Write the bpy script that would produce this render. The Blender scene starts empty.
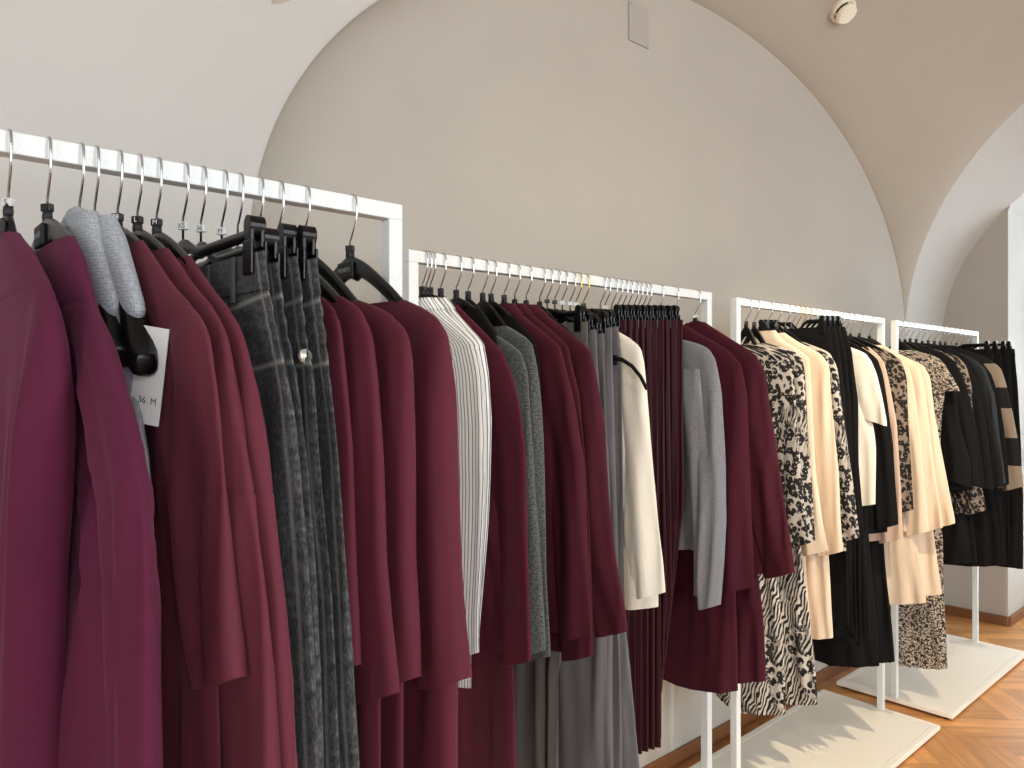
import bpy, bmesh, math, random
from mathutils import Vector, noise as mnoise
random.seed(7)
sc = bpy.context.scene
COL = sc.collection
PI = math.pi
LIGHT = [80, 90, 60, 70, 190, 45, 15]   # daylight areas (4, all but the end one assumed), assumed ceiling spots (3), watts
EXPOSURE = 0.0
# ------------------------------------------------------------------ frame of the place
# x runs along the clothes rails, y from the shop floor towards the rear wall, z up (metres)
CAM_Z = 1.364
RAIL_Z = 1.618            # centre of every rail
TUBE = 0.0235

# ------------------------------------------------------------------ node helpers
def mat(name):
    m = bpy.data.materials.new(name); m.use_nodes = True
    nt = m.node_tree; b = nt.nodes['Principled BSDF']
    return m, nt, b
def N(nt, t, **kw):
    n = nt.nodes.new(t)
    for k, v in kw.items():
        if k in n.inputs: n.inputs[k].default_value = v
        else: setattr(n, k, v)
    return n
def L(nt, a, b): nt.links.new(a, b)
def mixc(nt, fac, a, b):
    n = nt.nodes.new('ShaderNodeMix'); n.data_type = 'RGBA'
    for k, v in ((0, fac), (6, a), (7, b)):
        if hasattr(v, 'is_linked'): nt.links.new(v, n.inputs[k])
        elif isinstance(v, (tuple, list)): n.inputs[k].default_value = (*v[:3], 1)
        else: n.inputs[k].default_value = v
    return n.outputs[2]
def mth(nt, op, a, b=0.0, c=None):
    n = nt.nodes.new('ShaderNodeMath'); n.operation = op
    for k, v in enumerate((a, b) if c is None else (a, b, c)):
        if hasattr(v, 'is_linked'): nt.links.new(v, n.inputs[k])
        else: n.inputs[k].default_value = v
    return n.outputs[0]
def ramp(nt, fac, stops, interp='LINEAR'):
    n = nt.nodes.new('ShaderNodeValToRGB'); n.color_ramp.interpolation = interp
    el = n.color_ramp.elements
    while len(el) < len(stops): el.new(0.5)
    for e, (p, c) in zip(el, stops):
        e.position = p; e.color = (*c, 1) if len(c) == 3 else c
    if hasattr(fac, 'is_linked'): nt.links.new(fac, n.inputs[0])
    return n.outputs[0]
def uvn(nt):
    return nt.nodes.new('ShaderNodeTexCoord').outputs['UV']
def mapv(nt, vec, scale=(1, 1, 1), rot=(0, 0, 0), loc=(0, 0, 0)):
    m = nt.nodes.new('ShaderNodeMapping'); nt.links.new(vec, m.inputs[0])
    m.inputs['Scale'].default_value = scale; m.inputs['Rotation'].default_value = rot; m.inputs['Location'].default_value = loc
    return m.outputs[0]
def bump(nt, bsdf, h, strength=0.3, dist=0.001):
    b = nt.nodes.new('ShaderNodeBump'); b.inputs['Strength'].default_value = strength; b.inputs['Distance'].default_value = dist
    nt.links.new(h, b.inputs['Height']); nt.links.new(b.outputs[0], bsdf.inputs['Normal'])
def S(c):  # sRGB 0-255 -> linear
    return tuple(((v/255/12.92) if v/255 <= .04045 else ((v/255+.055)/1.055)**2.4) for v in c)

def cloth(name, rgb, fleck=.12, scale=900, sheen=.25, rough=.88, bs=.25, tint=None):
    m, nt, b = mat(name)
    uv = uvn(nt); col = S(rgb)
    n1 = N(nt, 'ShaderNodeTexNoise', Scale=scale, Detail=3.0); L(nt, uv, n1.inputs['Vector'])
    n2 = N(nt, 'ShaderNodeTexNoise', Scale=7.0, Detail=4.0); L(nt, uv, n2.inputs['Vector'])
    f = mth(nt, 'ADD', mth(nt, 'MULTIPLY', n1.outputs[0], .6), mth(nt, 'MULTIPLY', n2.outputs[0], .4))
    lo = tuple(c*(1-fleck) for c in col); hi = tuple(min(1, c*(1+fleck)) for c in col)
    c = ramp(nt, f, [(.3, lo), (.7, hi)])
    L(nt, c, b.inputs['Base Color'])
    b.inputs['Roughness'].default_value = rough
    b.inputs['Sheen Weight'].default_value = sheen; b.inputs['Sheen Roughness'].default_value = .45
    b.inputs['Sheen Tint'].default_value = (*(tint or tuple(min(1, v*2.2+.05) for v in col)), 1)
    b.inputs['Specular IOR Level'].default_value = .25
    n3 = N(nt, 'ShaderNodeTexNoise', Scale=38.0, Detail=2.0); L(nt, mapv(nt, uv, (1, .35, 1)), n3.inputs['Vector'])
    h = mth(nt, 'ADD', n1.outputs[0], mth(nt, 'MULTIPLY', n3.outputs[0], 2.0))
    bump(nt, b, h, bs, .0012)
    return m
def m_stripe():
    m, nt, b = mat('striped_cotton'); uv = uvn(nt)
    sx = nt.nodes.new('ShaderNodeSeparateXYZ'); L(nt, uv, sx.inputs[0])
    nz = N(nt, 'ShaderNodeTexNoise', Scale=9.0); L(nt, uv, nz.inputs['Vector'])
    u = mth(nt, 'ADD', sx.outputs[0], mth(nt, 'MULTIPLY', nz.outputs[0], .004))
    fr = mth(nt, 'FRACT', mth(nt, 'MULTIPLY', u, 1/.0092))
    c = ramp(nt, fr, [(0, S((96, 102, 108))), (.17, S((96, 102, 108))), (.26, S((250, 250, 248))), (.93, S((250, 250, 248))), (1, S((140, 146, 150)))])
    L(nt, c, b.inputs['Base Color']); b.inputs['Roughness'].default_value = .85
    n1 = N(nt, 'ShaderNodeTexNoise', Scale=60.0, Detail=3.0); L(nt, mapv(nt, uv, (1, .3, 1)), n1.inputs['Vector'])
    bump(nt, b, n1.outputs[0], .35, .002)
    return m
def m_denim():
    m, nt, b = mat('washed_black_denim'); uv = uvn(nt)
    n1 = N(nt, 'ShaderNodeTexNoise', Scale=420.0, Detail=4.0); L(nt, mapv(nt, uv, (1, .4, 1)), n1.inputs['Vector'])
    n2 = N(nt, 'ShaderNodeTexNoise', Scale=48.0, Detail=6.0, Roughness=.72); L(nt, mapv(nt, uv, (1, .42, 1)), n2.inputs['Vector'])
    sx = nt.nodes.new('ShaderNodeSeparateXYZ'); L(nt, uv, sx.inputs[0])
    au = mth(nt, 'ABSOLUTE', sx.outputs[0])
    # worn ridge and stitching either side of the side seam, puckers along it
    pk = N(nt, 'ShaderNodeTexNoise', Scale=42.0, Detail=2.0); L(nt, mapv(nt, uv, (.35, 1.7, 1)), pk.inputs['Vector'])
    near = ramp(nt, au, [(0, (1, 1, 1)), (.012, (.8, .8, .8)), (.026, (0, 0, 0))])
    wear = mth(nt, 'MULTIPLY', near, ramp(nt, pk.outputs[0], [(.42, (0, 0, 0)), (.6, (1, 1, 1))]))
    stitch = ramp(nt, mth(nt, 'ABSOLUTE', mth(nt, 'SUBTRACT', au, .0135)), [(0, (1, 1, 1)), (.0003, (1, 1, 1)), (.0009, (0, 0, 0))])
    dash = ramp(nt, mth(nt, 'FRACT', mth(nt, 'MULTIPLY', sx.outputs[1], 260.0)), [(0, (1, 1, 1)), (.8, (1, 1, 1)), (.85, (.6, .6, .6))])
    f = mth(nt, 'ADD', mth(nt, 'MULTIPLY', n1.outputs[0], .68), mth(nt, 'ADD', mth(nt, 'MULTIPLY', n2.outputs[0], .32), mth(nt, 'MULTIPLY', mth(nt, 'SUBTRACT', wear, .25), .11)))
    c = ramp(nt, f, [(.38, S((38, 39, 40))), (.5, S((60, 61, 62))), (.62, S((84, 85, 86))), (.85, S((120, 120, 118)))])
    c = mixc(nt, mth(nt, 'MULTIPLY', stitch, mth(nt, 'MULTIPLY', dash, .8)), c, S((128, 128, 126)))
    for hv in (.952, .885):     # stitched lines under the waistband and along the yoke
        vv = mth(nt, 'ABSOLUTE', mth(nt, 'SUBTRACT', mth(nt, 'ADD', sx.outputs[1], mth(nt, 'MULTIPLY', au, .12)), hv))
        c = mixc(nt, mth(nt, 'MULTIPLY', ramp(nt, vv, [(0, (1, 1, 1)), (.0006, (1, 1, 1)), (.0014, (0, 0, 0))]), .75), c, S((138, 138, 134)))
    L(nt, c, b.inputs['Base Color']); b.inputs['Roughness'].default_value = .9
    h = mth(nt, 'ADD', mth(nt, 'MULTIPLY', n2.outputs[0], 1.5), mth(nt, 'ADD', mth(nt, 'MULTIPLY', n1.outputs[0], .4), wear))
    bump(nt, b, h, .45, .002)
    return m
def m_animal(name, light, dark, spots=44., zeb=.5, thr=.5, tan=None):
    m, nt, b = mat(name); uv = uvn(nt)
    nz = N(nt, 'ShaderNodeTexNoise', Scale=spots*.55, Detail=2.0); L(nt, uv, nz.inputs['Vector'])
    off = nt.nodes.new('ShaderNodeVectorMath'); off.operation = 'MULTIPLY_ADD'
    L(nt, nz.outputs['Color'], off.inputs[0]); off.inputs[1].default_value = (.02, .02, 0); L(nt, uv, off.inputs[2])
    v = N(nt, 'ShaderNodeTexVoronoi', Scale=spots); L(nt, mapv(nt, off.outputs[0], (1, .8, 1)), v.inputs['Vector'])
    ring = ramp(nt, v.outputs['Distance'], [(0, (0, 0, 0)), (.1, (0, 0, 0)), (.15, (1, 1, 1)), (.57, (1, 1, 1)), (.63, (0, 0, 0))])
    brk = N(nt, 'ShaderNodeTexNoise', Scale=spots*1.3); L(nt, uv, brk.inputs['Vector'])
    leo = mth(nt, 'MULTIPLY', ring, ramp(nt, brk.outputs[0], [(.34, (0, 0, 0)), (.38, (1, 1, 1))]))
    w = N(nt, 'ShaderNodeTexWave', Scale=spots*.62, Distortion=11.0, Detail=1.5); w.inputs['Detail Scale'].default_value = 1.0
    L(nt, mapv(nt, uv, (.9, .5, 1), (0, 0, .6)), w.inputs['Vector'])
    zb = ramp(nt, w.outputs['Fac'], [(.44, (0, 0, 0)), (.52, (1, 1, 1))])
    msk = N(nt, 'ShaderNodeTexNoise', Scale=5.0, Detail=1.0); L(nt, uv, msk.inputs['Vector'])
    mm = ramp(nt, msk.outputs[0], [(thr-.03, (0, 0, 0)), (thr+.03, (1, 1, 1))])
    pat = mixc(nt, mm, leo, zb) if zeb > 0 else leo
    c = mixc(nt, pat, S(light), S(dark))
    L(nt, c, b.inputs['Base Color']); b.inputs['Roughness'].default_value = .8
    return m
def m_tweed(name='speckled_cloth', light=(198, 186, 168), dark=(30, 27, 26)):
    m, nt, b = mat(name); uv = uvn(nt)
    n1 = N(nt, 'ShaderNodeTexNoise', Scale=250.0, Detail=2.0, Roughness=.7); L(nt, uv, n1.inputs['Vector'])
    n2 = N(nt, 'ShaderNodeTexVoronoi', Scale=120.0); L(nt, uv, n2.inputs['Vector'])
    f = mth(nt, 'ADD', mth(nt, 'MULTIPLY', n1.outputs[0], .8), mth(nt, 'MULTIPLY', n2.outputs['Distance'], .35))
    c = ramp(nt, f, [(.53, S(light)), (.59, S(dark))])
    L(nt, c, b.inputs['Base Color']); b.inputs['Roughness'].default_value = .9
    bump(nt, b, n1.outputs[0], .4, .002)
    return m
def m_knit(name, lo, hi, sc_=260., mid=None):
    m, nt, b = mat(name); uv = uvn(nt)
    n1 = N(nt, 'ShaderNodeTexNoise', Scale=sc_, Detail=3.0, Roughness=.7); L(nt, mapv(nt, uv, (.8, 1.3, 1)), n1.inputs['Vector'])
    w = N(nt, 'ShaderNodeTexWave', Scale=110.0, Distortion=1.0); L(nt, uv, w.inputs['Vector'])
    w2 = N(nt, 'ShaderNodeTexWave', Scale=90.0, Distortion=2.0, bands_direction='Y'); L(nt, uv, w2.inputs['Vector'])
    c = ramp(nt, n1.outputs[0], [(.36, S(lo)), (.64, S(hi))])
    L(nt, c, b.inputs['Base Color']); b.inputs['Roughness'].default_value = .95
    b.inputs['Sheen Weight'].default_value = .15
    h = mth(nt, 'ADD', w2.outputs['Fac'], mth(nt, 'ADD', n1.outputs[0], w.outputs['Fac']))
    bump(nt, b, h, .35, .0015)
    return m
def m_block():
    m, nt, b = mat('colour_block_knit'); uv = uvn(nt)
    sx = nt.nodes.new('ShaderNodeSeparateXYZ'); L(nt, uv, sx.inputs[0])
    c = ramp(nt, mth(nt, 'DIVIDE', sx.outputs[1], 2.0), [(0, S((138, 124, 108))), (.046, S((10, 10, 11))), (.109, S((138, 124, 108))), (.1735, S((10, 10, 11))), (.221, S((146, 132, 114))), (.276, S((10, 10, 11)))], 'CONSTANT')
    L(nt, c, b.inputs['Base Color']); b.inputs['Roughness'].default_value = .92
    return m
def plain(name, rgb, rough=.5, metal=0., spec=.5, bs=0., bscale=200., coat=0.):
    m, nt, b = mat(name)
    co = nt.nodes.new('ShaderNodeTexCoord').outputs['Object']
    n1 = N(nt, 'ShaderNodeTexNoise', Scale=bscale, Detail=3.0); L(nt, co, n1.inputs['Vector'])
    col = S(rgb); L(nt, ramp(nt, n1.outputs[0], [(.3, tuple(v*.96 for v in col)), (.7, tuple(min(1, v*1.03) for v in col))]), b.inputs['Base Color'])
    b.inputs['Roughness'].default_value = rough; b.inputs['Metallic'].default_value = metal
    b.inputs['Specular IOR Level'].default_value = spec; b.inputs['Coat Weight'].default_value = coat
    if bs: bump(nt, b, n1.outputs[0], bs, .002)
    return m
def m_plaster(name, rgb):
    m, nt, b = mat(name)
    co = nt.nodes.new('ShaderNodeTexCoord').outputs['Object']
    n1 = N(nt, 'ShaderNodeTexNoise', Scale=3.0, Detail=6.0); L(nt, co, n1.inputs['Vector'])
    n2 = N(nt, 'ShaderNodeTexNoise', Scale=90.0, Detail=4.0); L(nt, co, n2.inputs['Vector'])
    col = S(rgb); L(nt, ramp(nt, n1.outputs[0], [(.3, tuple(v*.975 for v in col)), (.7, tuple(min(1, v*1.02) for v in col))]), b.inputs['Base Color'])
    b.inputs['Roughness'].default_value = .93; b.inputs['Specular IOR Level'].default_value = .2
    bump(nt, b, mth(nt, 'ADD', n1.outputs[0], mth(nt, 'MULTIPLY', n2.outputs[0], .08)), .25, .02)
    return m
def m_oak(name, vcol=True, base=(206, 148, 88)):
    m, nt, b = mat(name)
    uv = uvn(nt); col = S(base)
    n1 = N(nt, 'ShaderNodeTexNoise', Scale=30.0, Detail=6.0, Roughness=.6, Distortion=.4); L(nt, mapv(nt, uv, (.12, 1, 1)), n1.inputs['Vector'])
    c = ramp(nt, n1.outputs[0], [(.3, tuple(v*.78 for v in col)), (.55, col), (.75, tuple(min(1, v*1.18) for v in col))])
    if vcol:
        a = nt.nodes.new('ShaderNodeAttribute'); a.attribute_name = 'tone'
        hs = nt.nodes.new('ShaderNodeHueSaturation'); L(nt, c, hs.inputs['Color'])
        L(nt, mth(nt, 'ADD', mth(nt, 'MULTIPLY', a.outputs['Fac'], .42), .80), hs.inputs['Value'])
        c = hs.outputs[0]
    L(nt, c, b.inputs['Base Color']); b.inputs['Roughness'].default_value = .42
    bump(nt, b, n1.outputs[0], .1, .001)
    return m

M = {}
M['plum'] = cloth('plum_wool', (84, 26, 54), .14, 700, .30, .9, .3)
M['wine2'] = cloth('burgundy_jersey', (96, 40, 53), .05, 1200, .22, .8, .12)
M['wine'] = cloth('burgundy_crepe', (88, 32, 46), .06, 1200, .25, .8, .12)
M['wine3'] = cloth('burgundy_boiled_knit', (84, 27, 43), .2, 420, .35, .95, .4)
M['wine4'] = cloth('burgundy_suiting', (70, 19, 33), .07, 1000, .28, .85, .12)
M['dwine'] = cloth('dark_burgundy_satin', (48, 10, 19), .06, 900, .12, .6, .08)
M['lgrey'] = m_knit('light_grey_knit', (140, 145, 152), (172, 176, 182))
M['mgrey'] = m_knit('mid_grey_fine_knit', (112, 113, 118), (148, 150, 156), 320)
M['dgrey'] = m_knit('dark_grey_marl_knit', (44, 48, 50), (104, 108, 108), 210)
M['grey'] = cloth('grey_suiting', (106, 104, 106), .08, 900, .15, .85, .12)
M['taupe'] = cloth('taupe_grey_suiting', (98, 93, 89), .08, 900, .15, .85, .12)
M['white'] = cloth('off_white_cotton', (238, 232, 216), .03, 300, .1, .85, .35)
M['cream'] = cloth('cream_crepe', (226, 207, 182), .03, 900, .1, .85, .12)
M['pink'] = cloth('pinkish_cream_crepe', (206, 180, 160), .03, 900, .1, .85, .12)
M['black'] = cloth('black_cloth', (9, 9, 10), .15, 700, .02, .85, .25)
M['slate'] = cloth('dark_slate_sheer', (28, 34, 40), .15, 700, .05, .5, .25)
M['stripe'] = m_stripe()
M['denim'] = m_denim()
M['leo'] = m_animal('leopard_zebra_print', (186, 180, 170), (18, 17, 18), 68, .5, .56)
M['zebra'] = m_animal('zebra_print', (198, 191, 178), (18, 17, 18), 60, .5, .45)
M['dleo'] = m_animal('dark_leopard_print', (142, 128, 112), (14, 12, 12), 74, 0.)
M['tweed'] = m_tweed()
M['block'] = m_block()
M['white_metal'] = plain('white_powder_coat', (228, 233, 232), .38, 0, .5)
M['white_board'] = plain('white_base_board', (244, 239, 226), .45, 0, .4)
M['chrome'] = plain('chrome_wire', (200, 202, 204), .18, 1.)
M['gold'] = plain('brass_wire', (214, 172, 84), .22, 1.)
M['hanger'] = plain('black_hanger_plastic', (8, 8, 9), .32, 0, .3)
M['hanger_matt'] = plain('black_matt_plastic', (24, 24, 25), .6, 0, .4)
M['mark_black'] = plain('black_size_marker', (18, 18, 20), .35)
M['mark_clear'] = plain('pale_size_marker', (206, 208, 206), .3)
M['letter_white'] = plain('white_print', (235, 235, 235), .5)
M['letter_dark'] = plain('dark_print', (50, 50, 54), .5)
M['letter_grey'] = plain('grey_print', (150, 152, 154), .5)
M['card'] = plain('white_card', (232, 232, 230), .6)
M['belt'] = plain('black_leather', (24, 23, 23), .4)
M['button'] = plain('pale_metal_button', (222, 220, 212), .25, .8)
M['wall'] = m_plaster('warm_white_plaster', (180, 174, 164))
M['pier'] = m_plaster('lit_plaster', (193, 191, 186))  # same plaster as the wall, window light painted in as a paler tone
M['vault'] = m_plaster('shaded_vault_plaster', (178, 168, 154))  # same plaster, darker and warmer: shade of the down-facing vault painted in
M['plate'] = plain('painted_access_plate', (172, 165, 158), .6)
M['oak'] = m_oak('oak_parquet')
M['skirting'] = m_oak('oak_skirting', False, (128, 84, 50))
M['ivory'] = plain('ivory_plastic', (232, 222, 200), .4)
M['dark_plastic'] = plain('dark_plastic_foot', (20, 20, 20), .6)

# ------------------------------------------------------------------ mesh helpers
def link(name, me, m=None, parent=None, smooth=True):
    o = bpy.data.objects.new(name, me); COL.objects.link(o)
    if m is not None: me.materials.append(m)
    if parent is not None: o.parent = parent
    if smooth:
        me.polygons.foreach_set('use_smooth', [True]*len(me.polygons))
    return o
def mesh_of(name, vs, fs, uvs=None):
    me = bpy.data.meshes.new(name); me.from_pydata(vs, [], fs); me.update()
    if uvs:
        uvl = me.uv_layers.new(name='UVMap')
        for i, l in enumerate(me.loops): uvl.data[i].uv = uvs[l.vertex_index]
    return me
def box_bm(bm, x0, x1, y0, y1, z0, z1, bev=0.):
    r = bmesh.ops.create_cube(bm, size=1.)
    for v in r['verts']:
        v.co = Vector(((x0+x1)/2+v.co.x*(x1-x0), (y0+y1)/2+v.co.y*(y1-y0), (z0+z1)/2+v.co.z*(z1-z0)))
    if bev > 0:
        es = list({e for v in r['verts'] for e in v.link_edges})
        bmesh.ops.bevel(bm, geom=es, offset=bev, segments=2, profile=.5, affect='EDGES')
def bm_obj(name, bm, m, parent=None, smooth=False):
    me = bpy.data.meshes.new(name); bmesh.ops.recalc_face_normals(bm, faces=bm.faces); bm.to_mesh(me); bm.free()
    return link(name, me, m, parent, smooth)
def box(name, x0, x1, y0, y1, z0, z1, m, parent=None, bev=.0012):
    bm = bmesh.new(); box_bm(bm, x0, x1, y0, y1, z0, z1, bev)
    return bm_obj(name, bm, m, parent)
def tube_geo(path, r, n=8, closed_ends=True, ry=None):
    vs, fs = [], []
    P = [Vector(p) for p in path]
    up = Vector((1, 0, 0))
    for i, p in enumerate(P):
        t = (P[min(i+1, len(P)-1)]-P[max(i-1, 0)]).normalized()
        a = up - t*up.dot(t)
        if a.length < .05: a = Vector((0, 0, 1)) - t*t.z
        a.normalize(); b = t.cross(a)
        rr = r[i] if isinstance(r, (list, tuple)) else r
        r2 = (ry[i] if isinstance(ry, (list, tuple)) else ry) if ry is not None else rr
        for k in range(n):
            an = 2*PI*k/n; vs.append(tuple(p+a*math.cos(an)*rr+b*math.sin(an)*r2))
    for i in range(len(P)-1):
        for k in range(n):
            fs.append((i*n+k, i*n+(k+1) % n, (i+1)*n+(k+1) % n, (i+1)*n+k))
    if closed_ends: fs.append(tuple(range(n-1, -1, -1))); fs.append(tuple((len(P)-1)*n+k for k in range(n)))
    return vs, fs
def tube(name, path, r, m, parent=None, n=8, ry=None):
    vs, fs = tube_geo(path, r, n, True, ry)
    return link(name, mesh_of(name, vs, fs), m, parent, True)
def struct(o):
    o['kind'] = 'structure'; return o
def empty(name, loc, rz=0.):
    o = bpy.data.objects.new(name, None); COL.objects.link(o); o.location = loc; o.rotation_euler = (0, 0, rz)
    o.empty_display_size = .05
    return o
def tag(o, label, cat, group=None):
    o['label'] = label; o['category'] = cat
    if group: o['group'] = group
    return o
def sstep(a, b, x):
    t = max(0., min(1., (x-a)/(b-a))) if a != b else float(x > a)
    return t*t*(3-2*t)
def strip_grid(name, rows, m, smooth=True, flip=False):
    """rows of equal length of 3-D points -> surface"""
    n = len(rows[0]); vs = [tuple(p) for r in rows for p in r]; fs = []
    for i in range(len(rows)-1):
        for k in range(n-1):
            q = (i*n+k, i*n+k+1, (i+1)*n+k+1, (i+1)*n+k)
            fs.append(q[::-1] if flip else q)
    return link(name, mesh_of(name, vs, fs), m, None, smooth)

# ------------------------------------------------------------------ room
def quads(name, rects, m):
    vs, fs = [], []
    for r in rects:
        i = len(vs); vs += r; fs.append(tuple(range(i, i+len(r))))
    return link(name, mesh_of(name, vs, fs), m, None, False)
Y_REAR = 1.61; X_END = 4.9; X_NEAR = -3.2; Y_FRONT = -3.6; Z_TOP = 3.45

def rear_wall():
    return struct(box('wall_rear', X_NEAR, X_END+.2, Y_REAR, Y_REAR+.2, 0, Z_TOP+.2, M['wall'], None, 0))
rear_wall()
# the thick arch-headed front layer of the rear wall, left part; it thins out towards the crown
def arch_pier():
    cols = []
    def front(th):            # th: pi (left springer) .. pi/2 (crown)
        k = .932 + (.998-.932)*sstep(PI*.80, PI*.5, th)
        x = (2.515+1.83*math.cos(th))*k; z = 1.364+(1.655+1.155*math.sin(th)-1.364)*k
        return x, 1.61*k, z
    x0, y0, z0 = front(PI)
    pts = [(x0, y0, 0.), (x0, y0, z0*.5)]
    ths = [PI-(PI/2)*i/48 for i in range(49)]
    edge = [(x0, y0, 0.), (x0, y0, z0*.5)] + [front(t) for t in ths]
    top = []
    for i, (x, y, z) in enumerate(edge):
        top.append((x, y, z))
    vs, fs = [], []
    # front face left block
    base = [(X_NEAR, y0, 0.), (X_NEAR, y0, Z_TOP)]
    # rows: bottom edge curve, upper boundary, intrados back edge
    n = len(edge)
    up = []
    for i, (x, y, z) in enumerate(edge):
        if i < 2: up.append((X_NEAR, y0, z))
        else:
            t = (i-2)/(n-3)
            if t < .5: up.append((X_NEAR, y0, z0+(Z_TOP-z0)*(t/.5)))
            else: up.append((X_NEAR+(edge[-1][0]-X_NEAR)*((t-.5)/.5), y0+(edge[-1][1]-y0)*((t-.5)/.5), Z_TOP))
    rows = []
    cxz = (2.3, 1.2)
    for q in (90, 78, 64, 48, 32, 18, 6, 0):
        a = math.radians(q); r = []
        for x, y, z in edge:
            d = Vector((cxz[0]-x, 0, max(0, cxz[1]-z) if z < cxz[1] else cxz[1]-z)); d.z = min(0, d.z); d.normalize()
            dep = Y_REAR+.004-y; inn = .20*(dep/.11)
            r.append((x+d.x*inn*(1-math.cos(a)), y+.004+(dep-.004)*math.sin(a), z+d.z*inn*(1-math.cos(a))))
        rows.append(r)
    def inset(e, u, d):
        v = Vector(u)-Vector(e); v.normalize(); return tuple(Vector(e)+v*d)
    rows.append([inset((e[0], e[1]+.003, e[2]), u, .003) for e, u in zip(edge, up)])
    rows.append([inset(e, u, .012) for e, u in zip(edge, up)])
    for f in (.1, .3, .6, 1.):
        rows.append([tuple(Vector(e).lerp(Vector(u), f)) for e, u in zip(edge, up)])
    o = strip_grid('trim_1', rows, M['pier'], True)
    o.data.materials.append(M['wall'])
    for f in o.data.polygons:
        if f.index < 7*(n-1): f.material_index = 1
    return struct(o)
arch_pier()
def Acirc(y):   # transverse profile of the vault above the springing
    d = y-.16
    return math.sqrt(max(0., 1.45**2-d*d)) if abs(d) < 1.45 else 0.
def Bell(x):
    d = (x-2.515)/1.83
    return 1.17*math.sqrt(max(0., 1-d*d))
def vault():
    rows = []
    nx, ny = 90, 60
    for i in range(nx+1):
        x = 2.515-1.83*math.cos(PI*i/nx)
        r = []
        for j in range(ny+1):
            if j <= 40:
                y = .16+1.45*math.cos(PI/2*j/40)       # 1.61 -> .16
                a = Acirc(y)
            else:
                y = .16-(j-40)/20*(.16-Y_FRONT); a = 1.45
            b = Bell(x); p = 2.7
            r.append((x, y, 1.6+(a**p+b**p)**(1/p)))
        rows.append(r)
    return struct(strip_grid('ceiling', rows, M['vault'], True))
vault()
def transverse():
    # arch band between the vault and the end wall, splayed towards the window
    rows = []
    N_ = 60
    for k in range(9):
        f = k/8; r = []
        R = 1.45+(1.0-1.45)*f; c = .16+(.61-.16)*f; x = 4.345+(X_END-4.345)*f
        y1 = 1.61 
        for j in range(N_+1):
            t = PI*.5*j/N_*2
            r.append((x, c+R*math.cos(t), 1.6+R*math.sin(t)))
        r.insert(0, (x, 1.605, 0.)); r.append((x, c-R, 0.))
        rows.append(r)
    return struct(strip_grid('trim_2', rows, M['pier'], True, True))
transverse()
# ceiling fields beyond the bay and faces that close the vault
def fill():
    rects = []
    # face at the end of the bay above / beside the transverse arch
    n = 40
    prev = None
    for j in range(n+1):
        t = PI*j/n; y = .16+1.45*math.cos(t); z = 1.6+1.45*math.sin(t)
        if prev:
            rects.append([(4.347, prev[0], prev[1]), (4.347, y, z), (4.347, y, 4.2), (4.347, prev[0], 4.2)])
        prev = (y, z)
    rects.append([(4.347, -1.29, 0), (4.347, Y_FRONT, 0), (4.347, Y_FRONT, 4.2), (4.347, -1.29, 4.2)])
    o = struct(quads('wall_right', rects, M['pier']))
    rects = []
    prev = None
    for j in range(n+1):
        t = PI/2*j/n; y = .16+1.45*math.cos(t); z = 1.6+1.45*math.sin(t)
        if prev: rects.append([(.684, prev[0], prev[1]), (.684, y, z), (.684, y, 4.2), (.684, prev[0], 4.2)])
        prev = (y, z)
    rects.append([(.684, .16, 3.05), (.684, Y_FRONT, 3.05), (.684, Y_FRONT, 4.2), (.684, .16, 4.2)])
    struct(quads('trim_3', rects, M['pier']))
    struct(quads('ceiling_flat', [[(X_NEAR, Y_REAR, Z_TOP), (.69, Y_REAR, Z_TOP), (.69, Y_FRONT, Z_TOP), (X_NEAR, Y_FRONT, Z_TOP)]], M['pier']))
fill()
def end_wall():
    rects = []; n = 24
    def ztop(y):
        d = (y-.55)/.72
        return 2.33+.42*math.sqrt(max(0, 1-d*d))
    rects.append([(X_END, 1.27, 0), (X_END, 1.62, 0), (X_END, 1.62, 3.3), (X_END, 1.27, 3.3)])
    ys = [1.27-1.44*i/n for i in range(n+1)]
    for a, b in zip(ys, ys[1:]):
        rects.append([(X_END, a, ztop(a)), (X_END, b, ztop(b)), (X_END, b, 3.3), (X_END, a, 3.3)])
    rects.append([(X_END, -.17, 0), (X_END, -1.4, 0), (X_END, -1.4, 3.3), (X_END, -.17, 3.3)])
    struct(quads('wall_end', rects, M['wall']))
    # reveal of the tall arched window
    rv = []
    prof = [(1.27, 0.)] + [(y, ztop(y)) for y in ys] + [(-.17, 0.)]
    for (a, za), (b, zb) in zip(prof, prof[1:]):
        rv.append([(X_END, a, za), (X_END, b, zb), (X_END+.45, b, zb), (X_END+.45, a, za)])
    struct(quads('trim_4', rv, M['pier']))
    # window with stiles, rails and glass
    w = empty('window_1', (X_END+.42, .55, 0)); struct(w)
    bm = bmesh.new()
    for y in (-.69, 0, .69): box_bm(bm, -.03, .03, y-.035, y+.035, .02, 2.6 if abs(y) < .1 else 2.34)
    for z in (.05, .95, 1.85, 2.35): box_bm(bm, -.028, .028, -.69, .69, z-.035, z+.035)
    bm_obj('window_frame', bm, M['white_metal'], w)
    g, nt, b = mat('window_glass')
    b.inputs['Transmission Weight'].default_value = 1.; b.inputs['Roughness'].default_value = 0.; b.inputs['IOR'].default_value = 1.45
    gp = box('pane', -.003, .003, -.69, .69, .03, 2.6, g, w, 0)
    gp.visible_shadow = True
end_wall()
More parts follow.
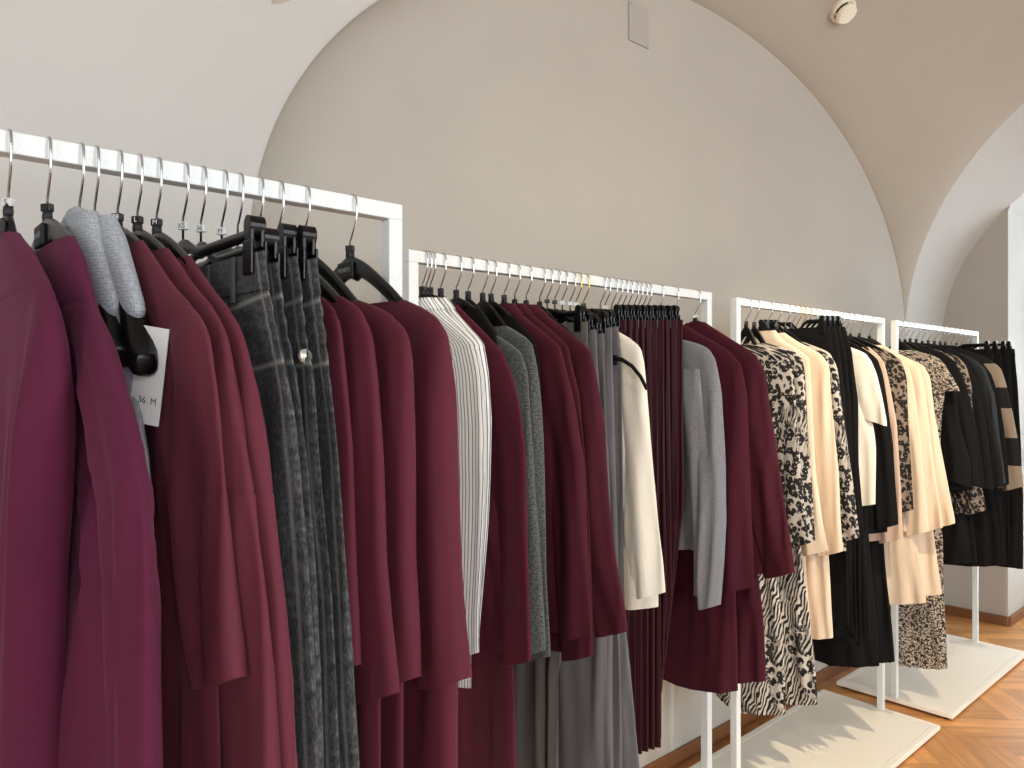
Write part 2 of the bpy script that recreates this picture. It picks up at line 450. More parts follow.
# rest of the shell
struct(box('wall_near', X_NEAR-.2, X_NEAR, Y_FRONT, Y_REAR+.2, 0, Z_TOP+.8, M['pier'], None, 0))
def front_wall():
    # wall behind the camera's right shoulder with two assumed, unseen tall windows
    bm = bmesh.new()
    xs = [X_NEAR, -1.9, -.5, 1.2, 2.6, X_END]
    for i, (a, b) in enumerate(zip(xs, xs[1:])):
        if i in (1, 3):
            box_bm(bm, a, b, Y_FRONT-.2, Y_FRONT, 0, .8); box_bm(bm, a, b, Y_FRONT-.2, Y_FRONT, 2.7, 4.3)
        else: box_bm(bm, a, b, Y_FRONT-.2, Y_FRONT, 0, 4.3)
    return struct(bm_obj('wall_front', bm, M['pier']))
front_wall()
for wi, (a, b) in enumerate(((-1.9, -.5), (1.2, 2.6))):
    w = empty('window_%d' % (wi+2), ((a+b)/2, Y_FRONT-.1, .8)); struct(w)  # assumed windows out of view, added to let daylight in
    bm = bmesh.new(); h = (b-a)/2
    for x in (-h, 0, h): box_bm(bm, x-.03, x+.03, -.03, .03, 0, 1.9)
    for z in (.0, .95, 1.9): box_bm(bm, -h, h, -.028, .028, z-.03, z+.03)
    bm_obj('window_frame', bm, M['white_metal'], w)

# herringbone parquet: one mesh, a tone per block
def parquet():
    vs, fs, tone, uvs = [], [], [], []
    Lp, Wp = .46, .0765
    c, s = math.cos(PI/4), math.sin(PI/4)
    rnd = random.Random(3)
    def plank(x, y, horiz):
        w, h = (Lp, Wp) if horiz else (Wp, Lp)
        g = .0006
        q = [(x+g, y+g), (x+w-g, y+g), (x+w-g, y+h-g), (x+g, y+h-g)]
        P = [(px*c-py*s, px*s+py*c) for px, py in q]
        cx = sum(p[0] for p in P)/4+1.0; cy = sum(p[1] for p in P)/4-1.2
        if not (X_NEAR-.3 < cx < X_END+1.0 and Y_FRONT-.3 < cy < Y_REAR+.35): return
        i = len(vs); t = rnd.random(); ou = rnd.random()*9
        for (px, py), (qx, qy) in zip(P, q):
            vs.append((px+1.0, py-1.2, 0.))
            uvs.append((qx+ou, qy+ou) if horiz else (qy+ou, -qx+ou))
            tone.append(t)
        fs.append((i, i+1, i+2, i+3))
    n = 6  # Lp/Wp = 6
    for k in range(-70, 70):
        for r in range(-12, 13):
            ox = k*Wp + r*2*Lp/1.0*.5*2; oy = k*Wp
            ox2 = k*Wp + r*2*Lp
            plank(ox2, oy, True)
            plank(ox2+Lp, oy+Wp-Lp+0., False)
    me = mesh_of('floor', vs, fs, uvs)
    at = me.attributes.new('tone', 'FLOAT', 'POINT')
    at.data.foreach_set('value', tone)
    o = link('floor', me, M['oak'], None, False)
    struct(o)
    b = struct(box('floor_underlay', X_NEAR-.3, X_END+1., Y_FRONT-.3, Y_REAR+.3, -.05, -.002, M['skirting'], None, 0))
parquet()
struct(box('baseboard_rear', .64, X_END, Y_REAR-.014, Y_REAR, 0, .055, M['skirting'], None, .002))
struct(box('baseboard_end', X_END-.014, X_END, 1.27, Y_REAR-.014, 0, .055, M['skirting'], None, .002))
struct(box('baseboard_reveal', X_END, X_END+.4, 1.256, 1.27, 0, .055, M['skirting'], None, .002))
# painted access plate on the rear wall
ap = empty('access_plate', (2.034, Y_REAR, 2.578)); tag(ap, 'small painted rectangular access plate on the wall high under the arch', 'access plate')
box('cover', -.053, .053, -.006, .0, -.068, .068, M['plate'], ap, .002)
for dx, dz in ((.044, -.058), (-.044, .058)):
    box('screw', dx-.003, dx+.003, -.0075, -.0055, dz-.003, dz+.003, M['letter_grey'], ap, .0005)

# ------------------------------------------------------------------ racks
RACKS = {1: (-.46, .635, .944, .734), 2: (.855, 1.924, 1.249, 1.045), 3: (2.089, 3.212, 1.268, 1.06), 4: (3.345, 4.41, 1.274, 1.06)}
RL = {1: 'white metal clothes rack nearest the camera, holding plum coats and black jeans', 2: 'white metal clothes rack holding striped shirts and burgundy blazers, second from the camera',
      3: 'white metal clothes rack with leopard blouses and cream jackets on a white base', 4: 'white metal clothes rack farthest away, mostly black clothes, white base on parquet'}
def make_rack(k):
    x0, x1, yf, yb = RACKS[k]
    cx = (x0+x1)/2; yc = yf+TUBE/2
    r = empty('clothes_rack', (cx, yc, 0)); tag(r, RL[k], 'clothes rack')
    h = (x1-x0)/2
    box('rail', -h, h, -TUBE/2, TUBE/2, RAIL_Z-TUBE/2, RAIL_Z+TUBE/2, M['white_metal'], r, .0015)
    for s in (-1, 1):
        xa = -h if s < 0 else h-TUBE
        box('post', xa, xa+TUBE, -TUBE/2, TUBE/2, .028, RAIL_Z-TUBE/2, M['white_metal'], r, .0015)
    ya, yb2 = yb-yc, yb-yc+.47
    fr = bmesh.new(); t = .024
    box_bm(fr, -h, h, ya, ya+t, .013, .030, .0012); box_bm(fr, -h, h, yb2-t, yb2, .013, .030, .0012)
    box_bm(fr, -h, -h+t, ya+t, yb2-t, .013, .030, .0012); box_bm(fr, h-t, h, ya+t, yb2-t, .013, .030, .0012)
    bm_obj('base_frame', fr, M['white_board'], r)
    box('base_panel', -h+t+.0015, h-t-.0015, ya+t+.0015, yb2-t-.0015, .015, .0295, M['white_board'], r, .001)
    for sx in (-1, 1):
        for yy in (ya+.03, yb2-.03):
            bm = bmesh.new(); bmesh.ops.create_cone(bm, cap_ends=True, segments=16, radius1=.014, radius2=.014, depth=.014)
            bmesh.ops.translate(bm, verts=bm.verts, vec=(sx*(h-.03), yy, .007)); bm_obj('foot', bm, M['dark_plastic'], r)
for k in RACKS: make_rack(k)
YB = {k: v[2]+TUBE/2 for k, v in RACKS.items()}

# ------------------------------------------------------------------ cloth lofts
def lerp_prof(prof, z):
    if z >= prof[0][1]: return prof[0][0]
    for (a0, z0), (a1, z1) in zip(prof, prof[1:]):
        if z >= z1:
            t = (z0-z)/(z0-z1) if z0 > z1 else 0
            return a0+(a1-a0)*t
    return prof[-1][0]
def smooth_prof(prof, zb, step=.006):
    zs = []; z = prof[0][1]
    while z > zb: zs.append(z); z -= step
    zs.append(zb)
    v = [lerp_prof(prof, z) for z in zs]
    for _ in range(3):
        v = [v[0]]+[(v[i-1]+2*v[i]+v[i+1])/4 for i in range(1, len(v)-1)]+[v[-1]]
    return list(zip(v, zs))
def wave(x, y, z, seed):
    """how far the cloth swings along the rail; neighbours swing alike"""
    return (math.sin(y*23+x*4+z*1.7)*.55+math.sin(y*41-x*3+z*2.9+1.3)*.35+mnoise.noise(Vector((y*11, z*2.2, x*2)))*.7)
def ring(X, zc, ya, yb, t, amp, seed, n, zoff=0., fold=0., e=.9, pleat=0., xoff=0., ey=.86):
    """cross-section from far edge round the camera-facing side to the near edge and back (n+1 points)"""
    pts = []
    c = (ya+yb)/2; h = (yb-ya)/2
    for k in range(n+1):
        th = 2*PI*k/n
        cs, sn = math.cos(th), math.sin(th)
        yy = c+h*math.copysign(abs(cs)**ey, cs)
        xx = -t*math.copysign(abs(sn)**e, sn)
        w = (wave(X, yy, zc, seed)-wave(X, ya, zc, seed))*amp
        loc = 0.
        if fold:
            q1 = 1-2*abs(mnoise.noise(Vector((yy*17+seed*3.1, zc*1.3, seed))))*1.9
            q2 = 1-2*abs(mnoise.noise(Vector((yy*36+seed*1.3+zc*.8, zc*1.8, seed+7))))*1.9
            loc = fold*(.85*q1+.45*q2-.3+.35*math.sin(yy*63+seed*1.7+zc*2.1))*math.copysign(min(1, abs(sn)*1.6), sn)*-1
            loc += fold*.62*math.sin((yy-ya)*125+3.2*mnoise.noise(Vector((seed, zc*2.4, yy*5)))+seed)*sstep(.0, .02, yy-ya)
            yy += fold*.5*mnoise.noise(Vector((seed*2.3, zc*5, th)))
        if pleat:
            ph = (yy*pleat) % 1.0
            loc -= .0045*math.copysign(1, sn)*(ph if sn > 0 else 1-ph)*min(1, abs(sn)*2)
        pts.append((xx+w+loc+xoff, yy, zc))
    return pts
def loft_obj(name, rings, m, parent, inner=True, tilt=0., sym=True, start=.12):
    n = len(rings[0]); vs = []; uvs = []; fs = []
    rs = [list(r) for r in rings]
    if inner: rs.insert(-1, [(p[0], p[1], p[2]+.0012) for p in rs[-1]])
    if tilt:    # cloth flares, so its hem hangs lower away from the outer edges
        zt, zb = rs[0][0][2], rs[-1][0][2]
        for i, r in enumerate(rs):
            F = sstep(zt-start, zb+.02, r[0][2])*tilt
            lo = min(p[1] for p in r); hi = max(p[1] for p in r)
            q = []
            for p in r:
                d = p[1]-lo
                if sym: d = min(d, hi-p[1])
                q.append((p[0], p[1], p[2]-F*.16*(1-math.exp(-d/.16))))
            rs[i] = q
    if inner:   # turned-in hem so that the cloth has an edge and an inside
        last = rs[-1]; cy = sum(p[1] for p in last)/n
        def sh(i, k, dz):
            src = rs_src[dz > .015]; p = src[i]; q = src[n-1-i]; mx = (p[0]+q[0])/2
            dy = max(-.004, min(.004, cy-p[1]))*(1-k)*4
            return (mx+(p[0]-mx)*k, p[1]+dy, last[i][2]+dz)
        rs_src = {False: last, True: rs[-4]}
        for k_, dz in ((.8, 0.), (.72, .006), (.66, .030)): rs.append([sh(i, k_, dz) for i in range(n)])
    for r in rs:
        per = [0.]
        for a, b in zip(r, r[1:]): per.append(per[-1]+math.dist(a, b))
        mid = per[n//2]
        for p, u in zip(r, per):
            vs.append(p); uvs.append((u-mid, p[2]))
    for i in range(len(rs)-1):
        for k in range(n-1):
            fs.append((i*n+k, (i+1)*n+k, (i+1)*n+k+1, i*n+k+1))
    o = link(name, mesh_of(name, vs, fs, uvs), m, parent, True)
    return o
def seg(z0, z1, step):
    n = max(2, int(abs(z0-z1)/step)); return [z0+(z1-z0)*i/n for i in range(n+1)]

def seam_bump(z, zs, w=.006): return math.exp(-((z-zs)/w)**2)

def build_top(g, root, X, T, seed, org):
    kind = g['kind']; m = M[g['mat']]
    prof = g['prof']; hem = g['hem']; body = g.get('body')
    ox, oy, oz = org
    # tip of the shoulder
    ti = len(prof)-1
    for i in range(1, len(prof)-1):
        da = prof[i+1][0]-prof[i][0]; dz = prof[i][1]-prof[i+1][1]
        if dz > 1.25*abs(da) or prof[i][0] > (.20 if kind != 'tee' else .19): ti = i; break
    tip_a, tip_z = prof[ti]
    amp = g.get('amp', .011 if g['rack'] < 3 else .008); fold = g.get('fold', {'plum': .0075, 'wine2': .006, 'wine': .0042, 'mgrey': .011, 'white': .0055, 'lgrey': .003, 'wine3': .0025}.get(g['mat'], max(.0028, T*.4)))
    far = [(min(a, .205+.35*max(0, a-.205)), z) for a, z in prof]
    low = min(hem, prof[-1][1])-.001
    P = smooth_prof(prof, min(low, g.get('cuff') or 9)); Fp = smooth_prof(far, min(low, g.get('cuff') or 9))
    sleeve = kind in ('top', 'tee')
    rings = []
    ztop = prof[0][1]
    ts = .0165 if g['mat'] == 'lgrey' else min(.0125, max(.0085, T*.8))           # thickness over the hanger
    zs = seg(ztop, tip_z-.03, .005)+seg(tip_z-.03, hem, .016)[1:]
    if g.get('seam'):
        q = g['seam']; zs = sorted(set([z for z in zs if abs(z-q) > .007]+[q+.006, q+.002, q, q-.002, q-.006]), reverse=True)
    for z in zs:
        near = lerp_prof(P, z); fa = lerp_prof(Fp, z)
        if sleeve and z < tip_z:
            k = sstep(tip_z, tip_z-.10, z)
            near = min(near, tip_a+.01)-g.get('ins', .022)*k+(max(0, lerp_prof(P, z)-tip_a-.01)*.75*sstep(tip_z, tip_z-.35, z))
            if body: near = lerp_prof([(tip_a, tip_z)]+body, z)
            fa = min(fa, tip_a+.01)-.01*k
        if kind in ('vest',): pass
        d = ztop-z
        t = ts+(T-ts)*sstep(tip_z+.02, tip_z-.22, z)
        t *= .72+.28*sstep(0, .03, d)
        if hem < .75: t *= 1+.25*sstep(1.2, .7, z)
        a_ = amp*sstep(tip_z+.01, tip_z-.35, z); f_ = fold*sstep(tip_z, tip_z-.25, z)
        if g.get('seam') and g['seam'] > hem: t += .0008*seam_bump(z, g['seam']-.004, .003)-.0017*seam_bump(z, g['seam'], .0018)
        rings.append([(p[0], p[1], p[2]-oz) for p in ring(X, z, -near, fa, t, a_, seed, 56, fold=f_, ey=.5+.4*sstep(tip_z+.01, tip_z-.06, z))])
    body_o = loft_obj('body', rings, m, root, tilt=0. if kind == 'vest' else .30)
    # sleeves
    if sleeve:
        cz = g['cuff'] or (tip_z-.12)
        tee = kind == 'tee'
        for side in (-1, 1):
            rr = []
            top = min(tip_z+.022, ztop-.004)
            cuf = cz if side < 0 else max(cz, .95)
            zz = seg(top, top-.06, .005)+seg(top-.06, cuf, .014)[1:]
            if g.get('seam'):
                q = g['seam']; zz = sorted(set([z for z in zz if abs(z-q) > .007]+[q+.006, q+.002, q, q-.002, q-.006]), reverse=True)
            for z in zz:
                out = lerp_prof(P, z)-.0015*sstep(tip_z-.02, tip_z+.01, z)
                if side > 0: out = min(out, .205+.35*max(0, out-.205))
                k = sstep(top, top-.07, z)
                out2 = out-.004*(1-k)**2
                f = (top-z)/(top-cuf)
                wd = g.get('sw', .105 if not tee else .12)
                wdt = (wd*(.45+.55*k))*(1-g.get('tp', .22)*f)
                if tee: wdt = max(.02, wdt)
                inn = out2-wdt
                t = (ts*.8+(T*.98-ts*.8)*sstep(top, top-.16, z))*(1-.08*f)
                t = t*(.6+.4*k)
                if g.get('seam'): t += .0008*seam_bump(z, g['seam']-.004, .003)-.0017*seam_bump(z, g['seam'], .0018)
                a_ = amp*sstep(tip_z+.01, tip_z-.35, z)
                xo = -.0012*k - T*.15*sstep(top-.05, top-.3, z)*(1 if side < 0 else -1)
                ya, yb = (-out2, -inn) if side < 0 else (inn, out2)
                rr.append([(p[0], p[1], p[2]-oz) for p in ring(X, z, ya, yb, t, a_, seed+3, 32, fold=fold*.7*sstep(top, top-.2, z), xoff=xo)])
            loft_obj('sleeve', rr, m, root, tilt=(.48 if side < 0 else 0.) if not tee else -.35*(side < 0), sym=False, start=.1)
    # neckband / collar
    na, nz = prof[0]
    if kind != 'vest' or g['mat'] != 'black':
        if g['mat'] in ('stripe', 'white') and kind == 'top' or g['name'] in ('blazer',):
            cr = []
            for z, kk in ((nz-.022, 1.), (nz-.012, .99), (nz-.002, .96), (nz+.003, .93), (nz+.001, .88), (nz-.012, .86)):
                a = lerp_prof(P, min(z, nz))*kk+.004 if z < nz else (na+.004)*kk
                cr.append([(p[0], p[1], p[2]-oz) for p in ring(X, z, -a, a, ts+.0035*kk, 0, seed, 32)])
            loft_obj('collar', cr, m, root, False)
    return tip_a, tip_z

def build_skirt(g, root_name, X, T, seed, org):
    m = M[g['mat']]; prof = g['prof']; hem = g['hem']; oz = org[2]
    ztop = prof[0][1]
    P = smooth_prof(prof+([(prof[-1][0], hem-.01)] if hem < prof[-1][1] else []), hem-.001)
    pl = g['kind'] == 'pleat'
    rings = []
    clipped = bool(g['h'] == 'c') if 'h' in g else False
    for z in seg(ztop, ztop-.04, .01)+seg(ztop-.04, hem, .016)[1:]:
        near = lerp_prof(P, z)
        fa = min(near, .17+.5*max(0, near-.17))
        d = ztop-z
        t = (.006 if clipped else .010)+(T-.006)*sstep(0, .35, d)
        if not clipped: t *= .5+.5*sstep(0, .05, d)
        if not pl: t *= 1+.5*sstep(.3, .8, d)
        a_ = .010*sstep(.0, .5, d); f_ = (0 if pl else .007)*sstep(0, .4, d)
        dz = 0
        rings.append([(p[0], p[1], p[2]-oz) for p in ring(X, z, -near, fa, t, a_, seed, 96 if pl else 64, fold=f_, pleat=(62. if pl else 0)*1.0)])
    return rings, P

def build_pants(g, root, X, T, seed, org):
    m = M[g['mat']]; prof = g['prof']; hem = g['hem']; oz = org[2]
    ztop = prof[0][1]; cro = ztop-.27
    P = smooth_prof(prof+([(prof[-1][0], hem-.01)] if hem < prof[-1][1] else []), hem-.001)
    amp = .009; fold = .0042 if g['mat'] == 'denim' else .0052
    rings = []
    den = g['mat'] == 'denim'
    for z in seg(ztop, ztop-.12, .005 if den else .01)+seg(ztop-.12, cro, .014)[1:]:
        near = lerp_prof(P, z); d = ztop-z
        t = .0065+(T-.0065)*sstep(0, .22, d)
        if den:   # bunched waist
            cr = sstep(.0, .02, d)*(1-sstep(.07, .16, d))
            t += cr*(.0022*math.sin(z*250+seed*3)+.0014*math.sin(z*420+seed))
            near += cr*.0016*math.sin(z*250+seed*3+.6)
        rings.append([(p[0], p[1], p[2]-oz) for p in ring(X, z, -near, min(near, .2), t, amp*sstep(0, .5, d), seed, 48, fold=fold*sstep(0.02, .2, d))])
    loft_obj('hips', rings, m, root)
    for side in (-1, 1):
        rr = []
        for z in seg(cro+.02, hem, .016):
            near = lerp_prof(P, z); d = ztop-z
            if side > 0: near = min(near, .2)
            inn = max(0.004, near-.19)*sstep(cro+.02, cro-.4, z)+.001
            near = max(near, inn+.03)
            t = T*1.0
            ya, yb = (-near, -inn) if side < 0 else (inn, near)
            rr.append([(p[0], p[1], p[2]-oz) for p in ring(X, z, ya, yb, t*(1.02), amp*sstep(0, .5, d), seed, 36, fold=fold*sstep(0, .3, d))])
        loft_obj('trouser_leg', rr, m, root, tilt=.1)
    return P

# ------------------------------------------------------------------ hangers
def hook_path():
    pts = [(0, 0, -.082), (0, 0, -.052), (0, -.004, -.047), (0, -.0165, -.026), (0, -.0182, -.019)]
    for i in range(0, 19):
        t = PI-PI*i/18
        c, s = math.cos(t), math.sin(t); e = 2/3.2
        pts.append((0, .0185*math.copysign(abs(c)**e, c), -.0040+.0178*abs(s)**e))
    pts += [(0, .0187, -.007)]
    return pts
HOOK = mesh_of('hook', *tube_geo(hook_path(), .00155, 7)); HOOK.polygons.foreach_set('use_smooth', [True]*len(HOOK.polygons))
HOOKM = {'chrome': HOOK, 'gold': HOOK.copy()}
HOOKM['chrome'].materials.append(M['chrome']); HOOKM['gold'].materials.append(M['gold'])
def mk_marker(m):
    bm = bmesh.new(); box_bm(bm, -.0035, .0035, -.0062, .0062, -.0045, .0045, .0012)
    me = bpy.data.meshes.new('size_marker'); bm.to_mesh(me); bm.free(); me.materials.append(m); return me
MARK = {'b': mk_marker(M['mark_black']), 'c': mk_marker(M['mark_clear'])}
def shared(name, me, parent, loc=(0, 0, 0), rz=0):
    o = bpy.data.objects.new(name, me); COL.objects.link(o); o.parent = parent; o.location = loc; o.rotation_euler = (0, 0, rz); return o
def letters(parent, txt, size, m, loc, rot, name='size_letters'):
    cu = bpy.data.curves.new(name, 'FONT'); cu.body = txt; cu.size = size; cu.extrude = .0001; cu.align_x = 'CENTER'; cu.align_y = 'CENTER'
    tmp = bpy.data.objects.new(name, cu)
    me = bpy.data.meshes.new_from_object(tmp); bpy.data.objects.remove(tmp); bpy.data.curves.remove(cu)
    me.materials.clear(); me.materials.append(m)
    o = bpy.data.objects.new(name, me); COL.objects.link(o); o.parent = parent; o.location = loc; o.rotation_euler = rot
    return o
def loft_y(name, secs, m, parent, n=12):
    """sections along y: (y, zc, half height, half thickness)"""
    vs, fs = [], []
    for y, zc, hh, ht in secs:
        for k in range(n):
            a = 2*PI*k/n; c, s = math.cos(a), math.sin(a)
            vs.append((ht*math.copysign(abs(c)**.7, c), y, zc+hh*math.copysign(abs(s)**.7, s)))
    for i in range(len(secs)-1):
        for k in range(n): fs.append((i*n+k, (i+1)*n+k, (i+1)*n+(k+1) % n, i*n+(k+1) % n))
    fs.append(tuple(range(n))); fs.append(tuple(reversed([(len(secs)-1)*n+k for k in range(n)])))
    return link(name, mesh_of(name, vs, fs), m, parent, True)
def make_hanger(kind, x, yb, label, group, prof=None, T=.012, wire='chrome', mark=None, txt=None, yaw=0., tips=None, clip_a=.16, clip_z=1.50, plate=False):
    r = empty('clothes_hanger', (x, yb, RAIL_Z), yaw); tag(r, label, 'hanger', group)
    shared('hook', HOOKM[wire], r)
    if mark:
        mo = shared('size_marker', MARK[mark], r, (0, 0, -.062), .65)
        if txt: letters(mo, txt, .0085, M['letter_white'] if mark == 'b' else M['letter_dark'], (-.0037, 0, -.0002), (PI/2, 0, -PI/2))
    if kind == 's':
        secs = []
        half = (tips or min(.195, prof_tip(prof)-.022))
        na, nz = prof[0]
        na = max(na, .02)
        cz = -.072
        P = smooth_prof(prof, prof[-1][1]); tipz = min(z for a, z in prof if a <= half+.02)-RAIL_Z
        for i in range(-26, 27):
            u = i/26; y = half*math.copysign(1-(1-abs(u))**1.5, u); a = abs(y)
            if a > na:
                # follow the garment just under its shoulder
                zt = None
                ae, ze = prof[0]
                for (a0, z0), (a1, z1) in zip(prof, prof[1:]):
                    if a1 <= a0: break
                    ae, ze = a1, z1
                    if a0 <= a <= a1: zt = z0+(z1-z0)*(a-a0)/(a1-a0); break
                if zt is None: zt = ze-(a-ae)*(.62 if tips else .2)
                zt = zt-RAIL_Z-.0115*sstep(na, na+.03, a)-.0065-(.012*sstep(half-.03, half, a))
            else:
                e = nz-RAIL_Z-.004
                k = a/na
                zt = cz+(e-cz)*(k**1.35 if na > .06 else k**1.5)
            hh = .0125-.004*(a/half)
            if a < .03: hh = .0165
            th = .0050+(min(.0065, T*.45)-.0050)*sstep(.05, half*.8, a)
            if tips: th = .006+.008*sstep(.04, half, a); hh = .012+.004*sstep(.1, half, a)
            if a > half-.014: q = math.sqrt(max(.03, 1-((a-half+.014)/.014)**2)); hh *= q; th *= .4+.6*q
            secs.append((y, zt-hh, hh, th))
        b = loft_y('hanger_body', secs, M['hanger'], r, 14)
        b2 = loft_y('neck', [(-.0055, -.072, .001, .004), (-.005, -.072, .008, .0045), (.005, -.072, .008, .0045), (.0055, -.072, .001, .004)], M['hanger_matt'], r, 10)
        if plate:
            lp = box('label_plate', -.0095, -.0045, -.021, .021, -.106, -.082, M['hanger_matt'], r, .002)
            letters(lp, 'MOHITO', .0085, M['letter_grey'], (-.00965, .0, -.094), (PI/2, 0, -PI/2), 'brand_letters')
    else:
        zbar = clip_z-RAIL_Z+.026
        cz = -.085
        secs = []
        for i in range(-16, 17):
            y = clip_a*i/16; a = abs(y)
            z = cz+(zbar-cz)*sstep(.01, .06, a)
            secs.append((y, z-.004, .0062+.005*(1-sstep(0, .03, a)), .0036))
        loft_y('hanger_body', secs, M['hanger'], r, 10)
        for s in (-1, 1):
            y = s*clip_a
            bm = bmesh.new()
            zc = clip_z-RAIL_Z
            for sx in (-1, 1):
                xa, xb = sorted((sx*.0088, sx*.0058))
                box_bm(bm, xa, xb, y-.011, y+.011, zc-.021, zc+.014, .0014)
                xa, xb = sorted((sx*.0080, sx*.0030))
                box_bm(bm, xa, xb, y-.008, y+.008, zc+.006, zc+.030, .002)
            rr = bmesh.ops.create_cone(bm, cap_ends=True, segments=18, radius1=.0088, radius2=.0088, depth=.0165)
            for v in rr['verts']: v.co = Vector((v.co.z, y+v.co.x, zc+.029+v.co.y*1.2))
            c = bm_obj('clip', bm, M['hanger'], r)
    return r
def prof_tip(prof):
    for i in range(1, len(prof)-1):
        da = prof[i+1][0]-prof[i][0]; dz = prof[i][1]-prof[i+1][1]
        if dz > 1.25*abs(da) or prof[i][0] > .20: return prof[i][0]
    return prof[-1][0]

